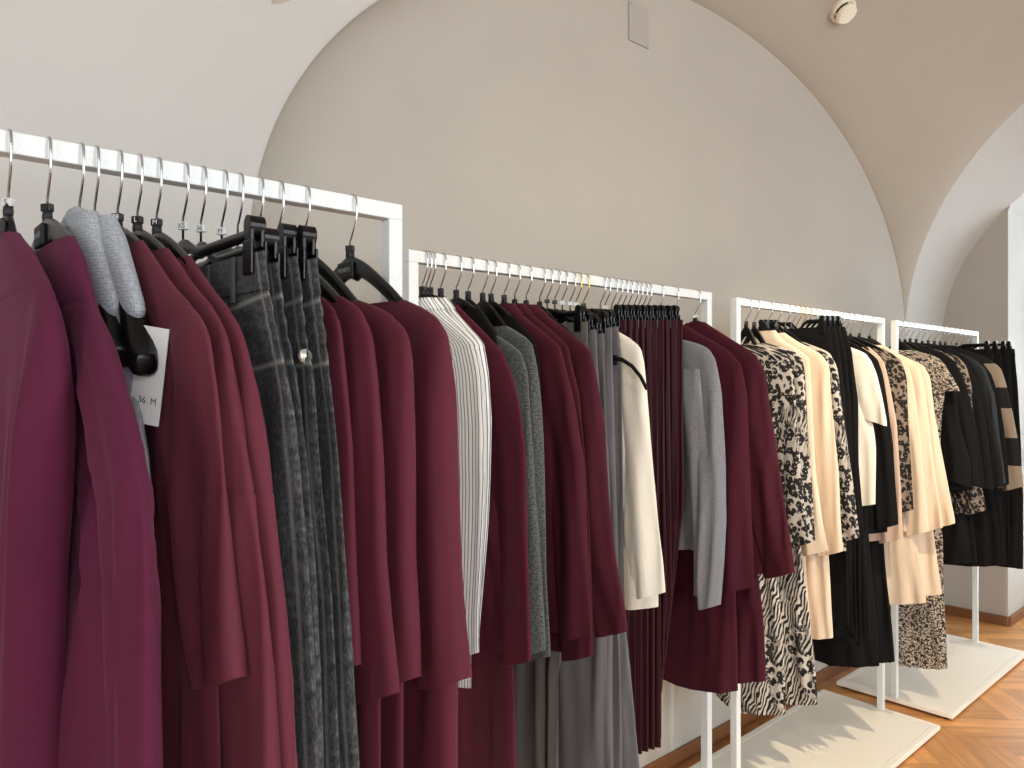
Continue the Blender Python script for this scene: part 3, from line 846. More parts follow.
# ------------------------------------------------------------------ garments (sizes in metres, measured from the rail)
GARMENTS = [
{'name': 'coat','kind': 'top','mat': 'plum','rack': 1,'hem': 0.62,'cuff': 0.9173,'T': 0.03,'h': 's','label': 'plum wool coat hanging nearest the camera,first on the nearest rail','short': 'plum coat nearest the camera','cat': 'coat','seam': 1.4472,'prof': [(0.0342,1.5198),(0.1175,1.4884),(0.2087,1.4457),(0.2317,1.4251),(0.2427,1.3996),(0.2463,1.35),(0.2427,1.2838),(0.2354,1.183),(0.2279,1.0401)],'s': 0.1419},
{'name': 'coat','kind': 'top','mat': 'plum','rack': 1,'hem': 0.58,'cuff': 0.9407,'T': 0.028,'h': 's','label': 'plum wool coat flaring wide,between the nearest coat and the light grey knit tops','short': 'second plum coat from the camera','cat': 'coat','seam': 1.4374,'prof': [(0.1218,1.5077),(0.1607,1.4814),(0.2002,1.4388),(0.2365,1.4142),(0.2787,1.3829),(0.3325,1.3355),(0.3663,1.2851),(0.3799,1.2141),(0.3821,1.0861)],'s': 0.178},
{'name': 'knit_vest','kind': 'vest','mat': 'lgrey','rack': 1,'hem': 1.2418,'T': 0.016,'h': 's','label': 'light grey knit top slung on its hanger,closer to the plum coat','short': 'light grey knit top beside the plum coat','cat': 'knitwear','Tf': 0.013,'tips': 0.166,'prof': [(0.0548,1.5493),(0.0869,1.5127),(0.1172,1.4781),(0.1561,1.4369),(0.118,1.41),(0.128,1.37),(0.158,1.33),(0.186,1.29),(0.2147,1.245)],'s': 0.2093},
{'name': 'knit_vest','kind': 'vest','mat': 'lgrey','rack': 1,'hem': 1.2262,'T': 0.015,'h': 's','label': 'light grey knit top with price tag,touching the burgundy jersey dresses','short': 'light grey knit top with the price tag','cat': 'knitwear','Tf': 0.012,'tips': 0.2,'prof': [(0.0705,1.5437),(0.1076,1.5117),(0.1423,1.4769),(0.1871,1.4299),(0.145,1.415),(0.15,1.38),(0.178,1.33),(0.205,1.29),(0.2209,1.23)],'s': 0.2248},
{'name': 'jersey_dress','kind': 'top','mat': 'wine2','rack': 1,'hem': 0.55,'cuff': 1.1252,'T': 0.017,'h': 's','label': 'burgundy jersey dress with one sleeve ending free,first after the light grey knits','short': 'first burgundy jersey dress','cat': 'dress','seam': 1.2735,'prof': [(0.0921,1.5169),(0.145,1.4851),(0.1872,1.4587),(0.2261,1.4418),(0.2621,1.4254),(0.2861,1.4053),(0.3045,1.3563),(0.3178,1.303),(0.3286,1.2493),(0.3391,1.1845),(0.3534,1.1266),(0.3633,1.0548)],'s': 0.2486},
{'name': 'jersey_dress','kind': 'top','mat': 'wine2','rack': 1,'hem': 0.55,'cuff': 0.9451,'T': 0.016,'h': 's','label': 'burgundy jersey dress,middle of the three between the grey knits and the jeans','short': 'middle burgundy jersey dress','cat': 'dress','seam': 1.2715,'prof': [(0.1083,1.5088),(0.1574,1.4798),(0.1887,1.4594),(0.2285,1.4413),(0.2557,1.4252),(0.2769,1.4021),(0.2905,1.3604),(0.3207,1.3018),(0.3411,1.2484),(0.3605,1.185),(0.3699,1.1217),(0.3755,1.0521)],'s': 0.27},
{'name': 'jersey_dress','kind': 'top','mat': 'wine2','rack': 1,'hem': 0.55,'cuff': 0.9346,'T': 0.016,'h': 's','label': 'burgundy jersey dress with drop shoulders right beside the black washed jeans','short': 'burgundy jersey dress beside the jeans','cat': 'dress','seam': 1.27,'prof': [(0.1185,1.5014),(0.1593,1.4755),(0.192,1.4549),(0.2227,1.4404),(0.2493,1.4231),(0.2722,1.4003),(0.292,1.3649),(0.3211,1.3004),(0.3409,1.2371),(0.356,1.1799),(0.3671,1.1068),(0.3743,1.0442)],'s': 0.2915},
{'name': 'jeans','kind': 'pants','mat': 'denim','rack': 1,'hem': 0.5,'T': 0.014,'h': 'c','label': 'black washed jeans nearest the camera,against the burgundy jersey dress','short': 'nearest black washed jeans','cat': 'jeans','prof': [(0.232,1.4947),(0.2413,1.4618),(0.257,1.4253),(0.2745,1.386),(0.2913,1.348),(0.3095,1.2838),(0.3232,1.2033),(0.3347,1.1156),(0.344,1.0223)],'s': 0.322},
{'name': 'jeans','kind': 'pants','mat': 'denim','rack': 1,'hem': 0.5,'T': 0.014,'h': 'c','label': 'black washed jeans with narrow waistband,second of the four pairs counted from the camera','short': 'second black washed jeans','cat': 'jeans','prof': [(0.2244,1.4859),(0.2335,1.4584),(0.2469,1.4171),(0.2664,1.3778),(0.2789,1.3378),(0.2952,1.281),(0.3071,1.1971),(0.3148,1.105),(0.3224,1.0068)],'s': 0.3435},
{'name': 'jeans','kind': 'pants','mat': 'denim','rack': 1,'hem': 0.5,'T': 0.014,'h': 'c','label': 'black washed jeans with a pale button,third of the four pairs counted from the camera','short': 'third black washed jeans','cat': 'jeans','prof': [(0.2074,1.497),(0.2166,1.4684),(0.23,1.4067),(0.2453,1.3722),(0.2581,1.294),(0.2705,1.2268),(0.2846,1.1496),(0.2926,1.0729),(0.2984,0.9889)],'s': 0.3694},
{'name': 'jeans','kind': 'pants','mat': 'denim','rack': 1,'hem': 0.5,'T': 0.014,'h': 'c','label': 'black washed jeans showing a side seam,against the burgundy long-sleeved dress','short': 'last black washed jeans','cat': 'jeans','prof': [(0.2172,1.4959),(0.2261,1.4629),(0.2369,1.4198),(0.2496,1.365),(0.2661,1.2933),(0.2762,1.225),(0.286,1.146),(0.2976,1.059),(0.3071,0.9851)],'s': 0.3899},
{'name': 'long_sleeved_dress','kind': 'top','mat': 'wine','rack': 1,'hem': 0.62,'cuff': 1.0709,'T': 0.013,'h': 's','label': 'burgundy long-sleeved dress in the narrow gap directly behind the last jeans','short': 'burgundy dress directly behind the jeans','cat': 'dress','prof': [(0.179,1.4615),(0.2018,1.4495),(0.2216,1.4349),(0.2301,1.3943),(0.2421,1.3372),(0.2502,1.2906),(0.2571,1.177),(0.2671,1.0709)],'s': 0.4163},
{'name': 'long_sleeved_dress','kind': 'top','mat': 'wine','rack': 1,'hem': 0.6,'cuff': 1.0409,'T': 0.016,'h': 's','label': 'burgundy long-sleeved dress whose sleeve hangs lowest,second after the jeans','short': 'burgundy dress with the lowest sleeve','cat': 'dress','prof': [(0.1686,1.4656),(0.1936,1.4566),(0.2154,1.4459),(0.2375,1.4179),(0.2487,1.3651),(0.2587,1.2895),(0.2665,1.1743),(0.2801,1.1026),(0.2932,1.0409)],'s': 0.4437},
{'name': 'long_sleeved_dress','kind': 'top','mat': 'wine','rack': 1,'hem': 0.6,'cuff': 1.0405,'T': 0.016,'h': 's','label': 'burgundy long-sleeved dress between the lowest sleeve and the rail-end dress','short': 'burgundy dress before the rail-end one','cat': 'dress','prof': [(0.1417,1.4659),(0.1806,1.4568),(0.2109,1.4452),(0.2437,1.426),(0.2536,1.3953),(0.2575,1.2872),(0.2594,1.1672),(0.2671,1.0802),(0.2709,1.0394)],'s': 0.4808},
{'name': 'long_sleeved_dress','kind': 'top','mat': 'wine','rack': 1,'hem': 0.6,'cuff': 1.0253,'T': 0.03,'h': 's','label': 'burgundy long-sleeved dress on the black hanger at the right end of the nearest rail','short': 'burgundy dress at the end of the nearest rail','cat': 'dress','prof': [(0.1414,1.4712),(0.1768,1.4608),(0.2104,1.446),(0.2325,1.4253),(0.2423,1.3652),(0.249,1.2822),(0.2595,1.1559),(0.2707,1.0763),(0.2799,1.0265)],'s': 0.553},
{'name': 'striped_shirt','kind': 'top','mat': 'stripe','rack': 2,'hem': 0.7916,'cuff': 0.8643,'T': 0.012,'h': 's','label': 'white shirt with fine grey stripes,collar nearest the burgundy rail-end dress','short': 'first striped shirt','cat': 'shirt','prof': [(0.03,1.5327),(0.0578,1.5045),(0.1074,1.476),(0.1694,1.4388),(0.1889,1.3825),(0.1976,1.2977),(0.1996,1.1855),(0.1938,1.1019),(0.1872,1.0177),(0.1805,0.9328),(0.1817,0.8643)],'s': 0.8956},
{'name': 'striped_shirt','kind': 'top','mat': 'stripe','rack': 2,'hem': 0.8746,'cuff': 0.8588,'T': 0.012,'h': 's','label': 'white shirt with fine grey stripes,middle one of three','short': 'middle striped shirt','cat': 'shirt','prof': [(0.0378,1.5326),(0.0676,1.5045),(0.1122,1.4762),(0.1697,1.4391),(0.1872,1.3826),(0.1958,1.2973),(0.1958,1.1843),(0.1901,1.1002),(0.1814,1.015),(0.1727,0.929),(0.1697,0.8588)],'s': 0.9055},
{'name': 'striped_shirt','kind': 'top','mat': 'stripe','rack': 2,'hem': 0.8692,'cuff': 0.8532,'T': 0.012,'h': 's','label': 'white shirt with fine grey stripes and long cuff,against the soft burgundy jacket','short': 'striped shirt against the soft burgundy jacket','cat': 'shirt','prof': [(0.0576,1.5318),(0.0868,1.5038),(0.1244,1.476),(0.1753,1.4393),(0.1898,1.3827),(0.1984,1.2971),(0.1955,1.1834),(0.1898,1.0988),(0.1782,1.0127),(0.1665,0.9255),(0.1576,0.8532)],'s': 0.9155},
{'name': 'knit_jacket','kind': 'top','mat': 'wine3','rack': 2,'hem': 0.8631,'cuff': 0.8642,'T': 0.03,'h': 's','label': 'soft burgundy knit jacket directly after the striped shirts','short': 'soft burgundy jacket after the shirts','cat': 'jacket','prof': [(0.0558,1.5218),(0.0848,1.5016),(0.1223,1.4775),(0.1761,1.4383),(0.199,1.4223),(0.227,1.377),(0.2477,1.3218),(0.2648,1.2295),(0.2674,1.1063),(0.2714,1.0254),(0.2779,0.8714)],'s': 0.9422},
{'name': 'trousers','kind': 'pants','mat': 'wine','rack': 2,'hem': 0.35,'T': 0.02,'label': 'burgundy wide trousers showing under the soft burgundy knit jacket','cat': 'trousers','prof': [(0.1449,1.3698),(0.1627,1.2348),(0.1888,1.0273),(0.2114,0.8432),(0.2225,0.6443)],'s': 0.9539},
{'name': 'tank_top','kind': 'vest','mat': 'black','rack': 2,'hem': 1.1922,'T': 0.01,'h': 's','label': 'thin black sleeveless top almost hidden behind the soft burgundy jacket','short': 'thin black sleeveless top behind the soft jacket','cat': 'top','prof': [(0.0732,1.5171),(0.0985,1.4951),(0.1293,1.4613),(0.1413,1.4094),(0.1413,1.2909)],'s': 0.9829},
{'name': 'knit_sweater','kind': 'top','mat': 'dgrey','rack': 2,'hem': 0.8454,'cuff': 0.8535,'T': 0.014,'h': 's','label': 'dark grey marled sweater,the one nearer the soft burgundy jacket','short': 'nearer dark grey sweater','cat': 'sweater','prof': [(0.0981,1.4602),(0.1348,1.4424),(0.1673,1.4253),(0.1846,1.3856),(0.1932,1.2918),(0.2072,1.1372),(0.2211,1.0232),(0.2348,0.8727)],'s': 1.0153},
{'name': 'knit_sweater','kind': 'top','mat': 'dgrey','rack': 2,'hem': 0.8253,'cuff': 0.8285,'T': 0.016,'h': 's','label': 'dark grey marled sweater,the one nearer the plain burgundy blazers','short': 'farther dark grey sweater','cat': 'sweater','prof': [(0.0806,1.4837),(0.1207,1.467),(0.1594,1.4449),(0.1739,1.3901),(0.1825,1.33),(0.1911,1.2505),(0.1995,1.0825),(0.2023,0.974),(0.2135,0.8384)],'s': 1.0557},
{'name': 'tank_top','kind': 'vest','mat': 'black','rack': 2,'hem': 1.1656,'T': 0.008,'h': 's','label': 'thin black sleeveless top between the grey sweaters and the burgundy blazers','short': 'thin black sleeveless top before the blazers','cat': 'top','prof': [(0.0725,1.5066),(0.1068,1.4792),(0.14,1.4527),(0.1547,1.3906),(0.1577,1.2883)],'s': 1.08},
{'name': 'blazer','kind': 'top','mat': 'wine4','rack': 2,'hem': 0.8621,'cuff': 0.8684,'T': 0.024,'h': 's','label': 'burgundy blazer in front of the grey trousers,first after the dark grey sweaters','short': 'blazer after the dark grey sweaters','cat': 'blazer','prof': [(0.03,1.5364),(0.0692,1.5048),(0.1217,1.4739),(0.1747,1.4403),(0.1917,1.3906),(0.2085,1.3437),(0.2373,1.2159),(0.2467,1.0812),(0.256,0.9933),(0.2642,0.8763)],'s': 1.1181},
{'name': 'blazer','kind': 'top','mat': 'wine4','rack': 2,'hem': 0.81,'cuff': 0.8125,'T': 0.012,'h': 's','label': 'burgundy blazer with the hem peeping lowest,middle of the three blazers','short': 'blazer with the lowest hem','cat': 'blazer','prof': [(0.03,1.5385),(0.0706,1.5065),(0.12,1.4755),(0.1672,1.4416),(0.1815,1.3911),(0.1985,1.3433),(0.2179,1.2124),(0.2289,1.0747),(0.2343,0.9434),(0.2386,0.8165)],'s': 1.1498},
{'name': 'blazer','kind': 'top','mat': 'wine4','rack': 2,'hem': 0.8612,'cuff': 0.8672,'T': 0.02,'h': 's','label': 'burgundy blazer flaring towards the grey trousers,last of three','short': 'blazer beside the grey trousers','cat': 'blazer','prof': [(0.0337,1.5381),(0.0846,1.5033),(0.1333,1.4743),(0.1799,1.4444),(0.1969,1.4291),(0.2136,1.3682),(0.2328,1.2669),(0.2473,1.1241),(0.2648,1.0041),(0.2959,0.8733)],'s': 1.1855},
{'name': 'tank_top','kind': 'vest','mat': 'black','rack': 2,'hem': 1.1946,'T': 0.008,'h': 's','label': 'thin black sleeveless top squeezed between the burgundy blazers and grey trousers','short': 'thin black sleeveless top before the grey trousers','cat': 'top','prof': [(0.0609,1.5026),(0.0922,1.4828),(0.1226,1.4591),(0.1346,1.3926),(0.1346,1.3266)],'s': 1.2286},
{'name': 'trousers','kind': 'pants','mat': 'taupe','rack': 2,'hem': 0.3,'T': 0.013,'h': 'c','label': 'taupe grey trousers,the first pair after the burgundy blazers','short': 'taupe grey trousers,the first pair after the burgundy blazers','cat': 'trousers','belt': False,'prof': [(0.1271,1.5),(0.136,1.3263),(0.1419,1.1049),(0.0906,0.8725),(0.0304,0.6737),(0.03,0.4618)],'s': 1.2532},
{'name': 'trousers','kind': 'pants','mat': 'grey','rack': 2,'hem': 0.3,'T': 0.013,'h': 'c','label': 'grey wide trousers,second pair from the blazers','short': 'grey trousers,second pair from the blazers','cat': 'trousers','belt': False,'prof': [(0.1282,1.4833),(0.1401,1.3259),(0.1548,1.1037),(0.1606,0.8825),(0.1606,0.705),(0.1577,0.5087)],'s': 1.2786},
{'name': 'trousers','kind': 'pants','mat': 'grey','rack': 2,'hem': 0.3,'T': 0.013,'h': 'c','label': 'grey wide trousers,middle pair of five','short': 'grey trousers,middle pair of five','cat': 'trousers','belt': False,'prof': [(0.133,1.4752),(0.1389,1.3255),(0.1507,1.1006),(0.1566,0.8768),(0.1566,0.6972),(0.1595,0.5007)],'s': 1.3038},
{'name': 'trousers','kind': 'pants','mat': 'grey','rack': 2,'hem': 0.3,'T': 0.013,'h': 'c','label': 'grey wide trousers clipped next to the belted pair','short': 'grey trousers clipped next to the belted pair','cat': 'trousers','belt': False,'prof': [(0.13,1.4903),(0.136,1.3251),(0.1448,1.0971),(0.1507,0.8702),(0.1566,0.6898),(0.1624,0.4923)],'s': 1.3316},
{'name': 'trousers','kind': 'pants','mat': 'grey','rack': 2,'hem': 0.3,'T': 0.013,'h': 'c','label': 'grey wide trousers with a black belt,touching the white blouse','short': 'grey trousers with a black belt,touching the white blouse','cat': 'trousers','belt': True,'prof': [(0.13,1.4936),(0.1419,1.417),(0.1449,1.2559),(0.1449,1.0374),(0.1508,0.8202),(0.174,0.6439),(0.1926,0.4964)],'s': 1.3528},
{'name': 'blouse','kind': 'top','mat': 'white','rack': 2,'hem': 0.8617,'cuff': 0.8992,'T': 0.016,'h': 's','label': 'off-white blouse hanging between the grey trousers and burgundy pleated skirts','short': 'off-white blouse','cat': 'blouse','ins': 0.006,'prof': [(0.1074,1.4868),(0.1226,1.4766),(0.1464,1.4662),(0.1755,1.4466),(0.1856,1.412),(0.1927,1.3481),(0.1997,1.2823),(0.2281,1.0456),(0.2399,0.9691),(0.247,0.9036)],'s': 1.3799},
{'name': 'pleated_skirt','kind': 'pleat','mat': 'dwine','rack': 2,'hem': 0.45,'T': 0.008,'h': 'c','label': 'dark burgundy pleated skirt,first of ten counted from the white blouse','short': 'first burgundy pleated skirt','cat': 'skirt','prof': [(0.0813,1.5178),(0.0844,1.3225),(0.0875,1.0791),(0.0937,0.8369),(0.0937,0.6183),(0.0937,0.4288)],'s': 1.4412},
{'name': 'pleated_skirt','kind': 'pleat','mat': 'dwine','rack': 2,'hem': 0.45,'T': 0.008,'h': 'c','label': 'dark burgundy pleated skirt,second of ten counted from the white blouse','short': 'second burgundy pleated skirt','cat': 'skirt','prof': [(0.0854,1.5186),(0.0885,1.3223),(0.0916,1.0776),(0.0978,0.8341),(0.0978,0.6143),(0.0978,0.4238)],'s': 1.4603},
{'name': 'pleated_skirt','kind': 'pleat','mat': 'dwine','rack': 2,'hem': 0.45,'T': 0.008,'h': 'c','label': 'dark burgundy pleated skirt,third of ten counted from the white blouse','short': 'third burgundy pleated skirt','cat': 'skirt','prof': [(0.0845,1.5201),(0.0876,1.3219),(0.0907,1.0748),(0.0969,0.8289),(0.0969,0.607),(0.0969,0.4147)],'s': 1.486},
{'name': 'pleated_skirt','kind': 'pleat','mat': 'dwine','rack': 2,'hem': 0.45,'T': 0.008,'h': 'c','label': 'dark burgundy pleated skirt,fourth of ten counted from the white blouse','short': 'fourth burgundy pleated skirt','cat': 'skirt','prof': [(0.0874,1.5211),(0.0905,1.3217),(0.0936,1.0729),(0.0998,0.8254),(0.0998,0.602),(0.0998,0.4084)],'s': 1.5073},
{'name': 'pleated_skirt','kind': 'pleat','mat': 'dwine','rack': 2,'hem': 0.45,'T': 0.008,'h': 'c','label': 'dark burgundy pleated skirt,fifth of ten counted from the white blouse','short': 'fifth burgundy pleated skirt','cat': 'skirt','prof': [(0.0915,1.522),(0.0946,1.3214),(0.0977,1.0713),(0.1038,0.8224),(0.1038,0.5978),(0.1038,0.4031)],'s': 1.5274},
{'name': 'pleated_skirt','kind': 'pleat','mat': 'dwine','rack': 2,'hem': 0.45,'T': 0.008,'h': 'c','label': 'dark burgundy pleated skirt,sixth of ten counted from the white blouse','short': 'sixth burgundy pleated skirt','cat': 'skirt','prof': [(0.0956,1.5229),(0.0987,1.3212),(0.1018,1.0696),(0.1079,0.8194),(0.1079,0.5935),(0.1079,0.3977)],'s': 1.5477},
{'name': 'pleated_skirt','kind': 'pleat','mat': 'dwine','rack': 2,'hem': 0.5771,'T': 0.008,'h': 'c','label': 'dark burgundy pleated skirt,seventh of ten counted from the white blouse','short': 'seventh burgundy pleated skirt','cat': 'skirt','prof': [(0.0975,1.5241),(0.1006,1.3209),(0.1037,1.0674),(0.1099,0.8152),(0.0919,0.5822),(0.0919,0.3836)],'s': 1.5712},
{'name': 'pleated_skirt','kind': 'pleat','mat': 'dwine','rack': 2,'hem': 0.45,'T': 0.008,'h': 'c','label': 'dark burgundy pleated skirt,eighth of ten counted from the white blouse','short': 'eighth burgundy pleated skirt','cat': 'skirt','prof': [(0.1038,1.5247),(0.1069,1.3207),(0.11,1.0663),(0.1127,0.8124),(0.0785,0.5733),(0.0785,0.3724)],'s': 1.5892},
{'name': 'pleated_skirt','kind': 'pleat','mat': 'dwine','rack': 2,'hem': 0.5586,'T': 0.008,'h': 'c','label': 'dark burgundy pleated skirt,ninth of ten counted from the white blouse','short': 'ninth burgundy pleated skirt','cat': 'skirt','prof': [(0.1095,1.5254),(0.1125,1.3205),(0.1156,1.0649),(0.0989,0.8057),(0.0643,0.5638),(0.0643,0.3605)],'s': 1.6083},
{'name': 'pleated_skirt','kind': 'pleat','mat': 'dwine','rack': 2,'hem': 0.5489,'T': 0.008,'h': 'c','label': 'dark burgundy pleated skirt,tenth of ten counted from the white blouse','short': 'tenth burgundy pleated skirt','cat': 'skirt','prof': [(0.1151,1.5262),(0.1182,1.3203),(0.1212,1.0636),(0.085,0.799),(0.05,0.5542),(0.05,0.3484)],'s': 1.6276},
{'name': 'cardigan','kind': 'top','mat': 'mgrey','rack': 2,'hem': 0.9426,'cuff': 0.8026,'T': 0.014,'h': 's','label': 'mid grey fine knit cardigan with long hanging sleeves','short': 'mid grey cardigan','cat': 'cardigan','sw': 0.12,'tp': 0.55,'prof': [(0.0852,1.478),(0.1286,1.4683),(0.1618,1.4541),(0.1825,1.4253),(0.1942,1.3716),(0.1999,1.3361),(0.2143,1.1445),(0.2172,1.0187),(0.2086,0.9164),(0.1971,0.8077)],'s': 1.6804},
{'name': 'jacket','kind': 'top','mat': 'wine4','rack': 2,'hem': 0.8407,'cuff': 0.8462,'T': 0.02,'h': 's','label': 'burgundy jacket directly after the mid grey cardigan','short': 'burgundy jacket after the cardigan','cat': 'jacket','prof': [(0.0372,1.524),(0.0887,1.4967),(0.1323,1.4733),(0.1745,1.4506),(0.2126,1.4105),(0.2298,1.3255),(0.2355,1.141),(0.2439,0.9884),(0.2487,0.8513)],'s': 1.749},
{'name': 'skirt','kind': 'skirt','mat': 'wine4','rack': 2,'hem': 0.5537,'T': 0.024,'label': 'burgundy flared skirt hanging under the jacket next to the grey cardigan','cat': 'skirt','prof': [(0.1387,1.2647),(0.1539,1.1051),(0.1719,0.8947),(0.1838,0.6856),(0.1868,0.5598)],'s': 1.7773},
{'name': 'jacket','kind': 'top','mat': 'wine4','rack': 2,'hem': 0.8667,'cuff': 0.8745,'T': 0.028,'h': 's','label': 'burgundy jacket hanging last on the second rail','short': 'burgundy jacket last on the second rail','cat': 'jacket','prof': [(0.0307,1.5384),(0.0765,1.5103),(0.1209,1.4831),(0.164,1.4595),(0.1969,1.4341),(0.2203,1.3961),(0.2319,1.3134),(0.2621,1.135),(0.2855,0.9935),(0.3048,0.8848)],'s': 1.8553},
{'name': 'skirt','kind': 'skirt','mat': 'wine4','rack': 2,'hem': 0.5571,'T': 0.02,'label': 'burgundy skirt under the last jacket of the second rail','cat': 'skirt','prof': [(0.1522,1.2616),(0.1644,1.0968),(0.1795,0.879),(0.1974,0.7351),(0.2063,0.5634)],'s': 1.8856},
{'name': 'blouse','kind': 'top','mat': 'leo','rack': 3,'hem': 0.896,'cuff': 0.902,'T': 0.014,'h': 's','label': 'leopard and zebra print blouse,the first on the third rail','short': 'first print blouse of the third rail','cat': 'blouse','prof': [(0.0418,1.4835),(0.0793,1.4697),(0.1192,1.4591),(0.1549,1.4398),(0.1677,1.3126),(0.1835,1.1026),(0.1992,0.9544),(0.2085,0.902)],'s': 2.1637},
{'name': 'skirt','kind': 'skirt','mat': 'zebra','rack': 3,'hem': 0.3442,'T': 0.016,'label': 'long zebra print skirt nearer the burgundy skirt','cat': 'skirt','prof': [(0.0419,1.2155),(0.076,0.9356),(0.1029,0.6912),(0.1194,0.5097),(0.1227,0.3504)],'s': 2.1818},
{'name': 'blouse','kind': 'top','mat': 'leo','rack': 3,'hem': 0.8794,'cuff': 0.8857,'T': 0.016,'h': 's','label': 'leopard and zebra print blouse touching the first cream jacket','short': 'print blouse before the cream jackets','cat': 'blouse','prof': [(0.042,1.4915),(0.0796,1.4806),(0.1197,1.4698),(0.1556,1.4563),(0.1685,1.413),(0.1749,1.312),(0.1907,1.0994),(0.2002,0.9486),(0.2052,0.8888)],'s': 2.2122},
{'name': 'skirt','kind': 'skirt','mat': 'zebra','rack': 3,'hem': 0.3764,'T': 0.02,'label': 'long zebra print skirt nearer the cream dresses','cat': 'skirt','prof': [(0.0799,1.2144),(0.1268,0.9342),(0.1594,0.6902),(0.1819,0.51),(0.1915,0.3897)],'s': 2.2494},
{'name': 'jacket','kind': 'top','mat': 'cream','rack': 3,'hem': 0.8396,'cuff': 0.8466,'T': 0.02,'h': 's','label': 'cream jacket right after the leopard blouses','short': 'first cream jacket of the third rail','cat': 'jacket','prof': [(0.03,1.5357),(0.0492,1.5071),(0.1006,1.4761),(0.1471,1.4429),(0.1537,1.3104),(0.1667,1.091),(0.1892,0.9372),(0.2066,0.8528)],'s': 2.2938},
{'name': 'skirt','kind': 'skirt','mat': 'cream','rack': 3,'hem': 0.5419,'T': 0.022,'label': 'cream skirt nearer the zebra print skirts','cat': 'skirt','prof': [(0.094,1.1801),(0.1142,0.9248),(0.1276,0.735),(0.1375,0.5555)],'s': 2.3132},
{'name': 'jacket','kind': 'top','mat': 'cream','rack': 3,'hem': 0.831,'cuff': 0.8376,'T': 0.02,'h': 's','label': 'wide cream jacket before the second leopard blouse','short': 'second cream jacket of the third rail','cat': 'jacket','prof': [(0.03,1.5306),(0.0703,1.5019),(0.1147,1.4774),(0.1546,1.4568),(0.1807,1.418),(0.1871,1.3101),(0.2095,1.0902),(0.2159,0.9337),(0.2238,0.8438)],'s': 2.3525},
{'name': 'skirt','kind': 'skirt','mat': 'cream','rack': 3,'hem': 0.5529,'T': 0.02,'label': 'cream skirt nearer the black pleated skirt','cat': 'skirt','prof': [(0.1383,1.1796),(0.1615,0.9239),(0.1746,0.7337),(0.1843,0.5633)],'s': 2.3725},
{'name': 'blouse','kind': 'top','mat': 'leo','rack': 3,'hem': 0.8274,'cuff': 0.8772,'T': 0.018,'h': 's','label': 'leopard print blouse between the cream jacket and black trousers','short': 'leopard blouse before the black trousers','cat': 'blouse','prof': [(0.0637,1.5011),(0.0983,1.4865),(0.1322,1.4754),(0.1556,1.4616),(0.1786,1.4157),(0.1916,1.3093),(0.2141,1.1626),(0.2316,1.027),(0.2508,0.8804)],'s': 2.4131},
{'name': 'trousers','kind': 'pants','mat': 'black','rack': 3,'hem': 0.5761,'T': 0.007,'h': 'c','label': 'black wide trousers on clips,first pair of four after the leopard blouse','short': 'first black trousers pair on the third rail','cat': 'trousers','prof': [(0.1328,1.5496),(0.1462,1.4729),(0.1662,1.3082),(0.1925,0.8269),(0.199,0.5941)],'s': 2.4546},
{'name': 'trousers','kind': 'pants','mat': 'black','rack': 3,'hem': 0.5451,'T': 0.007,'h': 'c','label': 'black wide trousers on clips,second pair of four after the leopard blouse','short': 'second black trousers pair on the third rail','cat': 'trousers','prof': [(0.1333,1.5513),(0.1501,1.4738),(0.1702,1.3078),(0.1899,0.8213),(0.1965,0.5861)],'s': 2.4899},
{'name': 'trousers','kind': 'pants','mat': 'black','rack': 3,'hem': 0.5132,'T': 0.007,'h': 'c','label': 'black wide trousers on clips,third pair of four after the leopard blouse','short': 'third black trousers pair on the third rail','cat': 'trousers','prof': [(0.1338,1.5531),(0.1541,1.4747),(0.1742,1.3073),(0.1874,0.8157),(0.194,0.5779)],'s': 2.5258},
{'name': 'trousers','kind': 'pants','mat': 'black','rack': 3,'hem': 0.4806,'T': 0.007,'h': 'c','label': 'black wide trousers on clips,fourth pair of four after the leopard blouse','short': 'fourth black trousers pair on the third rail','cat': 'trousers','prof': [(0.1343,1.5548),(0.1581,1.4757),(0.1782,1.3068),(0.1849,0.8099),(0.1915,0.5696)],'s': 2.5624},
{'name': 'pleated_skirt','kind': 'pleat','mat': 'black','rack': 3,'hem': 0.5129,'T': 0.014,'h': 'c','label': 'black pleated skirt with the higher hem behind the cream skirts','short': 'black pleated skirt','cat': 'skirt','prof': [(0.1246,1.4781),(0.1452,1.3056),(0.1724,0.965),(0.1925,0.696),(0.1991,0.5281)],'s': 2.6072},
{'name': 'tee_shirt','kind': 'tee','mat': 'white','rack': 3,'hem': 0.9491,'cuff': 1.218,'T': 0.018,'h': 's','label': 'off-white short-sleeved blouse among black clothes','short': 'off-white short-sleeved blouse','cat': 'blouse','prof': [(0.1113,1.4907),(0.1392,1.4792),(0.1666,1.4679),(0.1869,1.4363),(0.2036,1.3948),(0.2202,1.3231),(0.2366,1.2316)],'s': 2.6608},
{'name': 'skirt','kind': 'skirt','mat': 'black','rack': 3,'hem': 0.3755,'T': 0.03,'label': 'long black skirt nearer the black pleated skirt','cat': 'skirt','prof': [(0.1297,1.1257),(0.1506,0.8089),(0.1712,0.566),(0.1849,0.387)],'s': 2.7238},
{'name': 'blouse','kind': 'top','mat': 'black','rack': 3,'hem': 0.8446,'cuff': 0.8762,'T': 0.018,'h': 's','label': 'black long-sleeved blouse right after the short-sleeved white one','short': 'black long-sleeved blouse after the white one','cat': 'blouse','prof': [(0.1158,1.493),(0.1439,1.4742),(0.175,1.4451),(0.192,1.3886),(0.2055,1.3046),(0.2256,1.145),(0.2355,0.9931),(0.2421,0.89)],'s': 2.7399},
